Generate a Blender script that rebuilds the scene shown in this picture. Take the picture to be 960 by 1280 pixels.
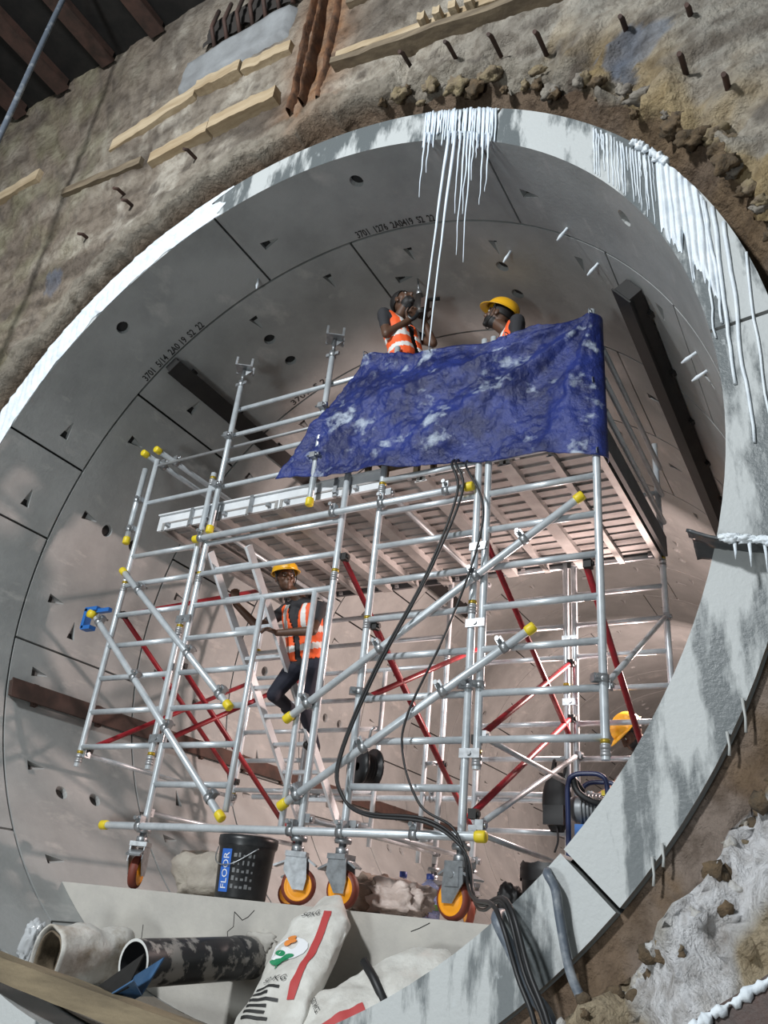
import bpy, bmesh, math, random
from mathutils import Vector, Matrix, noise, Quaternion
random.seed(7)
for o in list(bpy.data.objects): bpy.data.objects.remove(o)
SC = bpy.context.scene
COL = SC.collection
PI = math.pi

# ------------------------------------------------------------------ camera, light, exposure
# axes: x across the tunnel (right +), y along the tunnel (into it +), z up; tunnel axis at x=z=0, cut face at y=0
def camera():
    yaw, pit, rol, F = -0.5654, 0.4750, 0.1072, 993.13
    f = Vector((math.sin(yaw)*math.cos(pit), math.cos(yaw)*math.cos(pit), math.sin(pit)))
    r = Vector((math.cos(yaw), -math.sin(yaw), 0)); u = r.cross(f)
    r2 = r*math.cos(rol)+u*math.sin(rol); u2 = -r*math.sin(rol)+u*math.cos(rol)
    cd = bpy.data.cameras.new('camera'); co = bpy.data.objects.new('camera', cd); COL.objects.link(co)
    cd.sensor_fit = 'VERTICAL'; cd.sensor_height = 36.0; cd.lens = F/1280*36.0; cd.clip_start = 0.02; cd.clip_end = 200
    M = Matrix(((r2.x, u2.x, -f.x, 3.2012), (r2.y, u2.y, -f.y, -3.1967), (r2.z, u2.z, -f.z, -2.2633), (0, 0, 0, 1)))
    co.matrix_world = M
    SC.camera = co
camera()
def lamp(name, kind, loc, target, power, color, size=0.5, spot=None, blend=0.5):
    d = bpy.data.lights.new(name, kind); d.energy = power; d.color = color
    if kind == 'AREA': d.shape = 'SQUARE'; d.size = size
    if kind in ('SPOT', 'POINT'): d.shadow_soft_size = size
    if kind == 'SPOT': d.spot_size = math.radians(spot); d.spot_blend = blend
    o = bpy.data.objects.new(name, d); COL.objects.link(o); o.location = loc
    o.rotation_euler = (Vector(target)-Vector(loc)).to_track_quat('-Z', 'Y').to_euler()
    return o
WORLD = bpy.data.worlds.new('world'); SC.world = WORLD; WORLD.use_nodes = True
WORLD.node_tree.nodes['Background'].inputs[0].default_value = (0.80, 0.94, 1.0, 1)
WORLD.node_tree.nodes['Background'].inputs[1].default_value = 0.16
lamp('shaft_floodlight', 'AREA', (-0.6, -7.5, 3.6), (0.3, 0.0, 0.2), 840, (0.94, 0.98, 1.0), 0.7)
lamp('added_crown_fill', 'AREA', (0.2, -5.6, -3.2), (-0.3, 0.6, 2.0), 130, (0.90, 0.97, 1.0), 0.9)  # added fill low in the shaft, unseen, lifts the dark crown
lamp('tunnel_floodlight', 'AREA', (1.80, 3.75, -0.15), (-2.4, 2.3, -0.45), 165, (1.0, 0.76, 0.69), 0.25)
lamp('tunnel_lamp', 'AREA', (1.0, 4.6, 0.9), (-0.8, 9.0, -0.2), 185, (1.0, 0.76, 0.69), 0.6)
lamp('tunnel_lamp', 'AREA', (0.6, 9.8, 1.2), (-0.5, 15.0, -0.2), 170, (1.0, 0.76, 0.69), 0.6)
SC.view_settings.view_transform = 'Standard'; SC.view_settings.look = 'None'
SC.view_settings.gamma = 1.0; SC.view_settings.exposure = 0.0
SC.view_settings.use_curve_mapping = False

# ------------------------------------------------------------------ materials
MATS = {}
def mat(name, color, rough=0.6, metal=0.0, c2=None, scale=6.0, bump=0.0, bscale=40.0, detail=6.0, stretch=None,
        lo=0.35, hi=0.65, trans=0.0, spec=None, alpha=None, c3=None, scale3=3.0, lo3=0.55, hi3=0.7, stretch3=None, attr=None, rough2=None, bdist=.02):
    if name in MATS: return MATS[name]
    m = bpy.data.materials.new(name); m.use_nodes = True; MATS[name] = m
    nt = m.node_tree; b = nt.nodes['Principled BSDF']; L = nt.links.new
    b.inputs['Base Color'].default_value = (*color, 1); b.inputs['Roughness'].default_value = rough
    b.inputs['Metallic'].default_value = metal
    if spec is not None: b.inputs['Specular IOR Level'].default_value = spec
    if trans: b.inputs['Transmission Weight'].default_value = trans
    tc = nt.nodes.new('ShaderNodeTexCoord')
    def coord(st):
        g = nt.nodes.new('ShaderNodeNewGeometry')
        mp = nt.nodes.new('ShaderNodeMapping')
        L(g.outputs['Position'], mp.inputs[0])
        if st: mp.inputs['Scale'].default_value = st
        return mp.outputs[0]
    def nz(sc, st, det):
        n = nt.nodes.new('ShaderNodeTexNoise'); n.inputs['Scale'].default_value = sc; n.inputs['Detail'].default_value = det
        n.inputs['Roughness'].default_value = 0.62
        L(coord(st), n.inputs['Vector']); return n.outputs['Fac']
    def ramp(sock, a, z):
        r = nt.nodes.new('ShaderNodeMapRange'); r.inputs[1].default_value = a; r.inputs[2].default_value = z
        L(sock, r.inputs[0]); return r.outputs[0]
    def mix(f, a, bb):
        x = nt.nodes.new('ShaderNodeMix'); x.data_type = 'RGBA'
        L(f, x.inputs[0])
        for s, v in ((x.inputs[6], a), (x.inputs[7], bb)):
            if isinstance(v, tuple): s.default_value = (*v, 1)
            else: L(v, s)
        return x.outputs[2]
    cur = color
    if attr:
        at = nt.nodes.new('ShaderNodeVertexColor'); at.layer_name = attr; cur = at.outputs[0]
        if c2:   # multiply with mottling
            f = ramp(nz(scale, stretch, detail), lo, hi)
            mm = nt.nodes.new('ShaderNodeMix'); mm.data_type = 'RGBA'; mm.blend_type = 'MULTIPLY'; mm.inputs[0].default_value = 1
            L(cur, mm.inputs[6]); L(mix(f, (1, 1, 1), c2), mm.inputs[7]); cur = mm.outputs[2]
    elif c2:
        f = ramp(nz(scale, stretch, detail), lo, hi); cur = mix(f, color, c2)
        if rough2 is not None:
            rr = nt.nodes.new('ShaderNodeMapRange'); rr.inputs[3].default_value = rough; rr.inputs[4].default_value = rough2
            L(f, rr.inputs[0]); L(rr.outputs[0], b.inputs['Roughness'])
    if c3:
        f = ramp(nz(scale3, stretch3, 7.0), lo3, hi3); cur = mix(f, cur, c3)
    if not isinstance(cur, tuple): L(cur, b.inputs['Base Color'])
    if bump:
        bn = nt.nodes.new('ShaderNodeBump'); bn.inputs['Strength'].default_value = bump; bn.inputs['Distance'].default_value = bdist
        L(nz(bscale, None, 8.0), bn.inputs['Height']); L(bn.outputs[0], b.inputs['Normal'])
    return m
ALU = mat('aluminium_tube', (0.66, 0.70, 0.73), 0.36, 0.35, (0.50, 0.54, 0.57), 9.0)
ALUD = mat('dull_aluminium', (0.50, 0.51, 0.52), 0.45, 0.7, (0.38, 0.38, 0.39), 7.0)
GALV = mat('galvanised_steel', (0.46, 0.48, 0.50), 0.4, 0.8, (0.30, 0.31, 0.32), 22.0)
RED = mat('red_painted_brace', (0.33, 0.012, 0.022), 0.38, 0.0, (0.22, 0.01, 0.016), 14.0)
YEL = mat('yellow_plastic', (0.72, 0.55, 0.02), 0.45)
ORG = mat('orange_wheel', (0.85, 0.33, 0.01), 0.4)
MAROON = mat('wheel_tyre', (0.16, 0.03, 0.015), 0.6)
BLACKR = mat('black_rubber', (0.012, 0.012, 0.013), 0.5)
BLACKP = mat('black_plastic', (0.014, 0.015, 0.017), 0.35, 0, (0.05, 0.05, 0.05), 9.0, lo=.5, hi=.8)
LINING = mat('lining_concrete', (0.36, 0.37, 0.365), 0.60, 0, (0.25, 0.26, 0.255), 1.5, bump=.14, bscale=30, lo=.38, hi=.70, detail=10,
             c3=(0.46, 0.455, 0.44), scale3=2.3, lo3=.58, hi3=.74, stretch3=(1, 1, 3))
FACE = mat('wet_cut_concrete', (0.47, 0.49, 0.49), 0.62, 0, (0.12, 0.135, 0.14), 1.6, bump=.22, bscale=42, lo=.475, hi=.535, stretch=(2.0, 1, .5), detail=12,
           c3=(0.50, 0.53, 0.54), scale3=17, lo3=.62, hi3=.74, stretch3=(1, 1, .55), rough2=.38)
JOINT = mat('joint_gasket', (0.02, 0.02, 0.02), 0.8)
WALLM = mat('chipped_shaft_concrete', (0.4, 0.35, 0.3), 0.95, 0, (0.42, 0.38, 0.34), 9.0, bump=1.0, bscale=19, lo=.44, hi=.72, detail=15, attr='Col', bdist=.07)
BENCH = mat('bench_concrete', (0.50, 0.475, 0.43), 0.85, 0, (0.41, 0.39, 0.36), 3.0, bump=.2, bscale=20)
GROUND = mat('shaft_ground', (0.26, 0.23, 0.19), 0.9, 0, (0.17, 0.145, 0.12), 2.0, bump=.6, bscale=9)
WOOD = mat('weathered_timber', (0.50, 0.40, 0.27), 0.8, 0, (0.34, 0.25, 0.15), 5.0, stretch=(.25, 3, 3), bump=.3, bscale=30)
DWOOD = mat('damp_timber', (0.23, 0.18, 0.12), 0.75, 0, (0.12, 0.09, 0.06), 6.0, stretch=(.4, 3, 3), bump=.3, bscale=30)
RUST = mat('rusted_steel', (0.19, 0.088, 0.042), 0.9, 0.1, (0.075, 0.04, 0.025), 9.0, bump=.6, bscale=24)
RUSTD = mat('brown_painted_steel', (0.085, 0.045, 0.035), 0.75, 0.1, (0.04, 0.025, 0.02), 5.0)
DARKST = mat('dark_steel', (0.010, 0.010, 0.010), 0.65, 0.1, (0.020, 0.018, 0.017), 6.0)
GROUT = mat('white_grout', (0.78, 0.83, 0.87), 0.55, 0, (0.62, 0.68, 0.74), 12.0, bump=.3, bscale=40)
ICICLE = mat('grout_icicle', (0.80, 0.88, 0.97), 0.3)
PATCH = mat('smooth_grey_mortar', (0.29, 0.30, 0.31), 0.8, 0, (0.20, 0.205, 0.21), 4.0, bump=.2)
TARP = mat('blue_tarpaulin', (0.021, 0.037, 0.20), 0.36, 0, (0.009, 0.015, 0.085), 4.0, bump=1.0, bscale=17, lo=.4, hi=.62,
           c3=(0.40, 0.46, 0.56), scale3=3.4, lo3=.565, hi3=.66, stretch3=(1.0, 1, 1.3))
DECKM = mat('deck_underside', (0.36, 0.34, 0.33), 0.6, 0.1, (0.26, 0.245, 0.235), 6.0)
DECKB = mat('deck_beam', (0.40, 0.39, 0.38), 0.5, 0.4, (0.30, 0.29, 0.28), 6.0)
TOEW = mat('white_toe_board', (0.72, 0.74, 0.76), 0.5, 0, (0.58, 0.60, 0.62), 5.0)
TOED = mat('grey_toe_board', (0.10, 0.105, 0.11), 0.6, 0, (0.07, 0.07, 0.075), 5.0)
SACK = mat('white_woven_sack', (0.66, 0.65, 0.61), 0.6, 0, (0.52, 0.50, 0.46), 7.0, bump=.35, bscale=30)
SACKB = mat('beige_sack', (0.42, 0.38, 0.32), 0.7, 0, (0.32, 0.28, 0.24), 7.0, bump=.5, bscale=20)
PINKS = mat('crumpled_plastic_sheet', (0.60, 0.50, 0.45), 0.4, 0, (0.45, 0.36, 0.32), 8.0, bump=.5, bscale=16)
INKRED = mat('red_print', (0.45, 0.05, 0.05), 0.6); INKBLK = mat('black_print', (0.02, 0.02, 0.02), 0.6)
INKGRN = mat('green_print', (0.01, 0.22, 0.09), 0.6); INKORG = mat('orange_print', (0.75, 0.25, 0.05), 0.6)
INKWHT = mat('white_print', (0.75, 0.76, 0.78), 0.6); INKBLU = mat('blue_label', (0.03, 0.13, 0.50), 0.5)
CYAN = mat('cyan_label', (0.01, 0.25, 0.36), 0.5)
BLUEST = mat('blue_painted_steel', (0.03, 0.09, 0.20), 0.45, 0, (0.06, 0.13, 0.24), 8.0)
NAVY = mat('navy_frame_paint', (0.012, 0.022, 0.08), 0.35)
BLUEPL = mat('blue_plastic', (0.02, 0.13, 0.42), 0.4)
PIPEM = mat('black_pipe', (0.022, 0.024, 0.028), 0.4, 0, (0.30, 0.28, 0.26), 9.0, lo=.50, hi=.56, stretch=(.6, 1, 1))
PIPEI = mat('pipe_inside', (0.02, 0.02, 0.022), 0.6)
PIPEE = mat('pipe_cut_edge', (0.6, 0.6, 0.58), 0.6)
CAKE = mat('caked_sheet', (0.62, 0.60, 0.56), 0.75, 0, (0.28, 0.23, 0.17), 6.0, lo=.45, hi=.68, bump=.4, bscale=20)
BOTTLE = mat('blue_bottle', (0.50, 0.55, 0.85), 0.08, 0, trans=0.75)
CAPB = mat('bottle_cap', (0.04, 0.08, 0.35), 0.4); GREENL = mat('green_label', (0.25, 0.45, 0.12), 0.5)
SKIN = mat('skin', (0.10, 0.050, 0.030), 0.5); HAIRM = mat('black_hair', (0.010, 0.008, 0.008), 0.6)
SHIRT = mat('charcoal_shirt', (0.028, 0.028, 0.032), 0.8); TROU = mat('navy_trousers', (0.013, 0.015, 0.028), 0.8)
VEST = mat('orange_vest', (0.95, 0.13, 0.03), 0.6); REFL = mat('reflective_strip', (0.80, 0.80, 0.77), 0.4)
HELM = mat('yellow_helmet', (0.80, 0.42, 0.015), 0.35); BOOT = mat('black_boot', (0.012, 0.011, 0.01), 0.5)
EYEM = mat('eye_white', (0.6, 0.58, 0.55), 0.3); LIP = mat('lips', (0.09, 0.035, 0.03), 0.5)
CORD = mat('grey_cable', (0.10, 0.12, 0.15), 0.45, 0, (0.30, 0.32, 0.34), 9.0, lo=.5, hi=.7)
PAINTB = mat('blue_spray_paint', (0.03, 0.09, 0.22), 0.8)
MACH = mat('machine_grey', (0.20, 0.21, 0.22), 0.45, .4)
COPPER = mat('drill_body', (0.035, 0.03, 0.028), 0.45, .2)

# ------------------------------------------------------------------ mesh helpers
WM = {}
def setw(o, M, parent=None):
    WM[o] = M
    if parent is not None:
        o.parent = parent; o.matrix_parent_inverse = WM[parent].inverted()
    o.matrix_basis = M
def tag(o, label=None, cat=None, group=None, kind=None):
    if label: o['label'] = label
    if cat: o['category'] = cat
    if group: o['group'] = group
    if kind: o['kind'] = kind
    return o
def empty(name, loc, label=None, cat=None, group=None, kind=None):
    o = bpy.data.objects.new(name, None); COL.objects.link(o); o.empty_display_size = .1
    setw(o, Matrix.Translation(Vector(loc))); return tag(o, label, cat, group, kind)
def frame(d):
    d = Vector(d).normalized(); a = Vector((0, 0, 1)) if abs(d.z) < .95 else Vector((1, 0, 0))
    s = d.cross(a).normalized(); return d, s, s.cross(d)
class MB:
    def __init__(s): s.v = []; s.f = []; s.m = []; s.sm = []
    def add(s, vs, fs, mi=0, smooth=False):
        b = len(s.v); s.v += [tuple(v) for v in vs]
        for f in fs: s.f.append(tuple(i+b for i in f)); s.m.append(mi); s.sm.append(smooth)
        return s
    def box(s, c, size, R=None, mi=0):
        c = Vector(c); hx, hy, hz = size[0]/2, size[1]/2, size[2]/2
        vs = [Vector((x, y, z)) for x in (-hx, hx) for y in (-hy, hy) for z in (-hz, hz)]
        if R is not None: vs = [R @ v for v in vs]
        return s.add([c+v for v in vs], [(0, 1, 3, 2), (4, 6, 7, 5), (0, 4, 5, 1), (2, 3, 7, 6), (0, 2, 6, 4), (1, 5, 7, 3)], mi)
    def tube(s, pts, r, n=10, mi=0, cap=True, smooth=True):
        pts = [Vector(p) for p in pts]; rr = r if isinstance(r, (list, tuple)) else [r]*len(pts)
        vs = []; d0, s1, s2 = frame(pts[1]-pts[0])
        for i, p in enumerate(pts):
            d = (pts[min(i+1, len(pts)-1)]-pts[max(i-1, 0)])
            if d.length > 1e-9: d.normalize()
            else: d = d0
            q = d0.rotation_difference(d); s1 = q @ s1; s2 = q @ s2; d0 = d
            for k in range(n):
                a = 2*PI*k/n; vs.append(p+(s1*math.cos(a)+s2*math.sin(a))*rr[i])
        fs = [(i*n+k, i*n+(k+1) % n, (i+1)*n+(k+1) % n, (i+1)*n+k) for i in range(len(pts)-1) for k in range(n)]
        s.add(vs, fs, mi, smooth)
        if cap:
            b = len(s.v)-len(vs)
            for f in (tuple(b+k for k in range(n))[::-1], tuple(b+(len(pts)-1)*n+k for k in range(n))):
                s.f.append(f); s.m.append(mi); s.sm.append(False)
        return s
    def lathe(s, prof, o=(0, 0, 0), ax=(0, 0, 1), n=20, mi=0, smooth=True, sx=1, sy=1, cap=False):
        o = Vector(o); d, a, b = frame(ax); vs = []
        for (r, h) in prof:
            for k in range(n):
                t = 2*PI*k/n; vs.append(o+d*h+a*(r*math.cos(t)*sx)+b*(r*math.sin(t)*sy))
        N = len(prof)
        fs = [(i*n+k, i*n+(k+1) % n, (i+1)*n+(k+1) % n, (i+1)*n+k) for i in range(N-1) for k in range(n)]
        if cap: fs += [tuple(range(n))[::-1], tuple((N-1)*n+k for k in range(n))]
        return s.add(vs, fs, mi, smooth)
    def ell(s, c, rad, axes=None, n=14, mi=0):
        c = Vector(c); A = axes or (Vector((1, 0, 0)), Vector((0, 1, 0)), Vector((0, 0, 1)))
        vs = []; m = n//2
        for i in range(m+1):
            p = PI*i/m
            for k in range(n):
                t = 2*PI*k/n
                vs.append(c+A[0]*(rad[0]*math.sin(p)*math.cos(t))+A[1]*(rad[1]*math.sin(p)*math.sin(t))+A[2]*(rad[2]*math.cos(p)))
        fs = [(i*n+k, (i+1)*n+k, (i+1)*n+(k+1) % n, i*n+(k+1) % n) for i in range(m) for k in range(n)]
        return s.add(vs, fs, mi, True)
    def grid(s, fn, nu, nv, mi=0, smooth=True, closeu=False):
        vs = [fn(i/nu, j/nv) for j in range(nv+1) for i in range(nu+1)]
        return s.add(vs, [(j*(nu+1)+i, j*(nu+1)+i+1, (j+1)*(nu+1)+i+1, (j+1)*(nu+1)+i) for j in range(nv) for i in range(nu)], mi, smooth)
    def mesh(s, name, mats, origin=(0, 0, 0), merge=True):
        me = bpy.data.meshes.new(name); o = Vector(origin)
        me.from_pydata([tuple(Vector(v)-o) for v in s.v], [], s.f)
        me.polygons.foreach_set('material_index', s.m); me.polygons.foreach_set('use_smooth', s.sm)
        for m in (mats if isinstance(mats, (list, tuple)) else [mats]): me.materials.append(m)
        if merge:
            bm = bmesh.new(); bm.from_mesh(me); bmesh.ops.remove_doubles(bm, verts=bm.verts, dist=1e-5)
            bmesh.ops.recalc_face_normals(bm, faces=bm.faces); bm.to_mesh(me); bm.free()
        me.update(); return me
    def build(s, name, mats, parent=None, origin=None, label=None, cat=None, group=None, kind=None, merge=True, thick=0):
        if origin is None: origin = (0, 0, 0) if parent is None else WM[parent].translation
        o = bpy.data.objects.new(name, s.mesh(name, mats, origin, merge)); COL.objects.link(o)
        setw(o, Matrix.Translation(Vector(origin)), parent)
        if thick:
            md = o.modifiers.new('thickness', 'SOLIDIFY'); md.thickness = thick; md.offset = 0
        return tag(o, label, cat, group, kind)
def inst(name, me, M, parent=None, label=None, cat=None, group=None, kind=None):
    o = bpy.data.objects.new(name, me); COL.objects.link(o); setw(o, M, parent); return tag(o, label, cat, group, kind)
UNIT = {}
def tube(name, a, b, r, m, parent, n=12):
    k = (round(r, 4), m.name, n)
    if k not in UNIT: UNIT[k] = MB().tube([(0, 0, 0), (0, 0, 1)], r, n).mesh('tube', m)
    a = Vector(a); d = Vector(b)-a
    M = Matrix.Translation(a) @ d.to_track_quat('Z', 'Y').to_matrix().to_4x4() @ Matrix.Diagonal((1, 1, d.length, 1))
    return inst(name, UNIT[k], M, parent)
def rotm(ax, deg): return Matrix.Rotation(math.radians(deg), 3, ax)
def fbm(p, o=4): return noise.fractal(Vector(p), 1.0, 2.0, o)
def pol(deg, y, r):
    t = math.radians(deg); return Vector((r*math.sin(t), y, r*math.cos(t)))
def smoothpts(pts, k=6):
    P = [Vector(p) for p in pts]; out = []
    for i in range(len(P)-1):
        p0 = P[max(i-1, 0)]; p1 = P[i]; p2 = P[i+1]; p3 = P[min(i+2, len(P)-1)]
        for j in range(k):
            t = j/k
            out.append(0.5*((2*p1)+(p2-p0)*t+(2*p0-5*p1+4*p2-p3)*t*t+(3*p1-p0-3*p2+p3)*t**3))
    out.append(P[-1]); return out
def textmesh(body, size, bold=0):
    cu = bpy.data.curves.new('txt', 'FONT'); cu.body = body; cu.size = size; cu.resolution_u = 2; cu.offset = bold
    o = bpy.data.objects.new('txt', cu); COL.objects.link(o)
    dg = bpy.context.evaluated_depsgraph_get(); dg.update()
    me = bpy.data.meshes.new_from_object(o.evaluated_get(dg))
    vs = [v.co.copy() for v in me.vertices]; fs = [tuple(p.vertices) for p in me.polygons]
    bpy.data.objects.remove(o); bpy.data.curves.remove(cu); bpy.data.meshes.remove(me)
    return vs, fs
def evald(o):
    dg = bpy.context.evaluated_depsgraph_get(); dg.update()
    me = bpy.data.meshes.new_from_object(o.evaluated_get(dg)); return me

exec_parts = []
# ------------------------------------------------------------------ tunnel lining
R0, R1 = 2.9, 3.178
lining = empty('wall_tunnel', (0, 0, 0), 'curved precast concrete segment lining of the bored tunnel', None, None, 'structure')
def seg_mesh(t0, t1, y0, y1, pockets, front):
    g = .010
    a0 = t0+math.degrees(g/R0); a1 = t1-math.degrees(g/R0); ya = y0+(0 if front else g); yb = y1-g
    n = max(3, int((a1-a0)/2.2)); mb = MB(); vs = []
    for i in range(n+1):
        a = a0+(a1-a0)*i/n
        vs += [pol(a, ya, R0), pol(a, yb, R0), pol(a, yb, R1), pol(a, ya, R1)]
    fs = []
    for i in range(n):
        b = i*4; c = b+4
        fs += [(b, b+1, c+1, c), (b+1, b+2, c+2, c+1), (b+2, b+3, c+3, c+2), (b+3, b, c, c+3)]
    fs += [(0, 3, 2, 1), (n*4, n*4+1, n*4+2, n*4+3)]
    mb.add(vs, fs)
    me = mb.mesh('segment', [LINING, FACE])
    if pockets:
        cb = MB()
        for (kind, a, y, d) in pockets:
            nrm = pol(a, 0, 1); tg = pol(a+90, 0, 1); ax = Vector((0, 1, 0))
            if kind == 'o':
                cb.lathe([(0, -.02), (.068, -.02), (.058, .0), (.046, .13), (0, .13)], pol(a, y, R0), nrm, 14)
            else:
                if d in (2, -2): u, w = ax*(d/2), tg
                else: u, w = tg*d, ax
                c = pol(a, y, R0)
                L = .16; vs = []
                for (s_, dep, hw) in ((0, .065, .042), (L, .0, .006)):
                    vs += [c+u*s_-w*hw-nrm*.03, c+u*s_+w*hw-nrm*.03, c+u*s_+w*hw+nrm*dep, c+u*s_-w*hw+nrm*dep]
                cb.add(vs, [(0, 1, 2, 3), (7, 6, 5, 4), (0, 4, 5, 1), (1, 5, 6, 2), (2, 6, 7, 3), (3, 7, 4, 0)])
        cm = cb.mesh('cut', LINING)
        o = bpy.data.objects.new('tmp', me); c = bpy.data.objects.new('cut', cm); COL.objects.link(o); COL.objects.link(c)
        md = o.modifiers.new('b', 'BOOLEAN'); md.object = c; md.operation = 'DIFFERENCE'; md.solver = 'EXACT'
        m2 = evald(o); bpy.data.objects.remove(o); bpy.data.objects.remove(c); me = m2
    for p in me.polygons:
        p.use_smooth = True
        p.material_index = 1 if (front and p.normal.y < -.9 and abs(p.center.y) < .01) else 0
    me.set_sharp_from_angle(angle=math.radians(22))
    return me
ringA = [-80, -66.3, -16, 33.5, 83, 132.4, 181.9, 228.4, 280]
ringB = [-98.2, -48.9, .7, 49.5, 64, 113.3, 162.7, 212, 261.8]
NR = 15; RW = 1.4
for k in range(NR):
    y0 = 0 if k == 0 else .788+RW*(k-1); y1 = .788+RW*k
    J = ringA if k % 2 == 0 else ringB
    off = (0, 0, 8, -11, 17, 5, -13, 9, 0, 12, -7, 4, 15, -9, 2)[k]
    for i in range(len(J)-1):
        t0, t1 = J[i]+off, J[i+1]+off; mid = (t0+t1)/2
        pk = []
        vis = ((mid+180) % 360)-180
        if k < 14 and -175 < vis < 105:
            key = t1-t0 < 20
            if k == 0:
                if not key: pk.append(('o', mid, .235, 0))
                pk.append(('w', t0+3.2, .45, 1))
            else:
                if not key:
                    pk += [('o', mid, y0+.53, 0), ('o', mid, y0+.88, 0)]
                pk.append(('w', t0+3.2, y0+.55, 1))
                a = -7-16.5*math.floor((-7-t0)/16.5)+off
                while a < t1-3:
                    if a > t0+3:
                        pk.append(('w', a, y0+.22, 2))
                    a += 16.5
        o = inst('segment', seg_mesh(t0, t1, y0, y1, pk, k == 0), Matrix.Identity(4), lining)
back = MB(); ys = [0.03, .788+RW*(NR-1)]
for i in range(180):
    a, b = i*2, i*2+2
    back.add([pol(a, ys[0], R0+.04), pol(b, ys[0], R0+.04), pol(b, ys[1], R0+.04), pol(a, ys[1], R0+.04)], [(0, 1, 2, 3)], 0, True)
back.build('joint_gasket', JOINT, lining)
# stencilled lettering along the ring joints
def curved_text(body, a0, a1, ybase, h):
    vs, fs = textmesh(body, 1.0, .022); w = max(v.x for v in vs)
    sx = math.radians(a1-a0)*R0/w
    mb = MB(); mb.add([pol(a0+math.degrees(v.x*sx/R0), ybase-v.y*h, R0-.003) for v in vs], fs)
    mb.build('stencil_lettering', INKBLK, lining, merge=False)
curved_text('3701  1276  2A0419  S2  22', 2.6, 17.8, .765, .10)
curved_text('3701  5/14  2A0 19  S2  22', -46.0, -31.0, .765, .10)
curved_text('3701  S 21', -30.5, -21, 2.16, .10)
# end bulkhead far inside
bk = MB(); bk.lathe([(0, 0), (R1, 0), (R1, .2), (0, .2)], (0, ys[1]+.02, 0), (0, 1, 0), 64, smooth=False)
bk.build('wall_end', LINING, None, kind='structure')

# steel rails fixed along the lining
def rail(name, deg, y0, y1, m, label, w=.13, h=.09):
    t = empty(name, pol(deg, (y0+y1)/2, R0-.05), label, 'rail')
    tg = pol(deg+90, 0, 1); nr = pol(deg, 0, 1)
    Rm = Matrix((tg, Vector((0, 1, 0)), nr)).transposed()
    c = pol(deg, (y0+y1)/2, R0-h/2-.012)
    mb = MB(); mb.box(c+nr*.004, (w, y1-y0, h-.008), Rm); mb.box(c-nr*(h/2), (w*1.25, y1-y0, .012), Rm)
    mb.build('channel', m, t)
    y = y0+.25
    while y < y1:
        b = MB(); b.box(pol(deg, y, R0-.02), (w+.06, .05, .035), Rm); b.build('bracket', m, t); y += .7
    return t
rail('steel_channel', -40.4, .80, 7.5, DARKST, 'black steel channel running along the upper left lining')
rail('steel_channel', 54.4, .95, 7.5, DARKST, 'black steel channel running along the right hand lining', .16, .11)
rail('steel_channel', -107.3, .80, 9.5, RUSTD, 'brown rusty steel channel low on the left lining', .13, .035)
# white plastic anchors in the crown
for a, y, lb in ((43, .70, 'white grout nipple right of the icicles, on first ring'), (28.5, 1.12, 'white grout nipple in the crown above the helmeted worker'), (46.6, .98, 'white grout nipple left of the top of the right black channel'), (66.9, 1.13, 'upper white grout nipple right of the right black channel'), (69.2, 1.2, 'lower white grout nipple right of the right black channel'), (-33, 1.45, 'white grout nipple above the left screw jack'), (-17.5, .70, 'white grout nipple in the crown left of the stencilled lettering')):
    p = pol(a, y, R0); n_ = pol(a, 0, 1); d = (-n_+Vector((-.35, .1, -.3))).normalized()
    mb = MB(); mb.tube([p+n_*.02, p+d*.03, p+d*.07, p+d*.11], [.012, .010, .014, .006], 8)
    mb.build('grout_nipple', GROUT, None, p, lb, 'nipple', 'white nipples in the crown')

# ------------------------------------------------------------------ shaft wall with the broken-out eye
WY = -.12
def ropen(a):
    a = ((a+180) % 360)-180
    base = 3.33+.07*math.exp(-((a-35)/40)**2)-.05*math.exp(-((a+45)/45)**2)+.03*math.exp(-((a-128)/25)**2)
    sc = abs(math.sin(math.radians(a)*3.33/.19*PI/2))**.7
    amp = .085 if -35 < a < 75 else .03
    return base+amp*(sc-.5)+.05*fbm((a*.09, 3, 1), 3)
def wall_y(x, z, s, a):
    aa = ((a+180) % 360)-180
    y = WY+.045*fbm((x*.7, z*.9, 2), 3)+.030*fbm((x*2.2, z*4.0, 5), 5)+.022*abs(fbm((x*7, z*9, 9), 4))
    rub = max(0, 1-abs((aa-128)/34)**3) if 94 < aa < 162 else 0
    if rub > 0:
        y += rub*(-.30*min(1, s/.55)-.16*fbm((x*4, z*3, 8), 6)-.09*abs(fbm((x*11, z*6, 1), 5))-.02*fbm((x*30, z*22, 4), 3))
    edge = max(0, 1-s/.45)
    if 15 < aa < 112: y += edge*(.10+.16*fbm((x*4.5, z*4.5, 4), 4))
    return y
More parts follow.
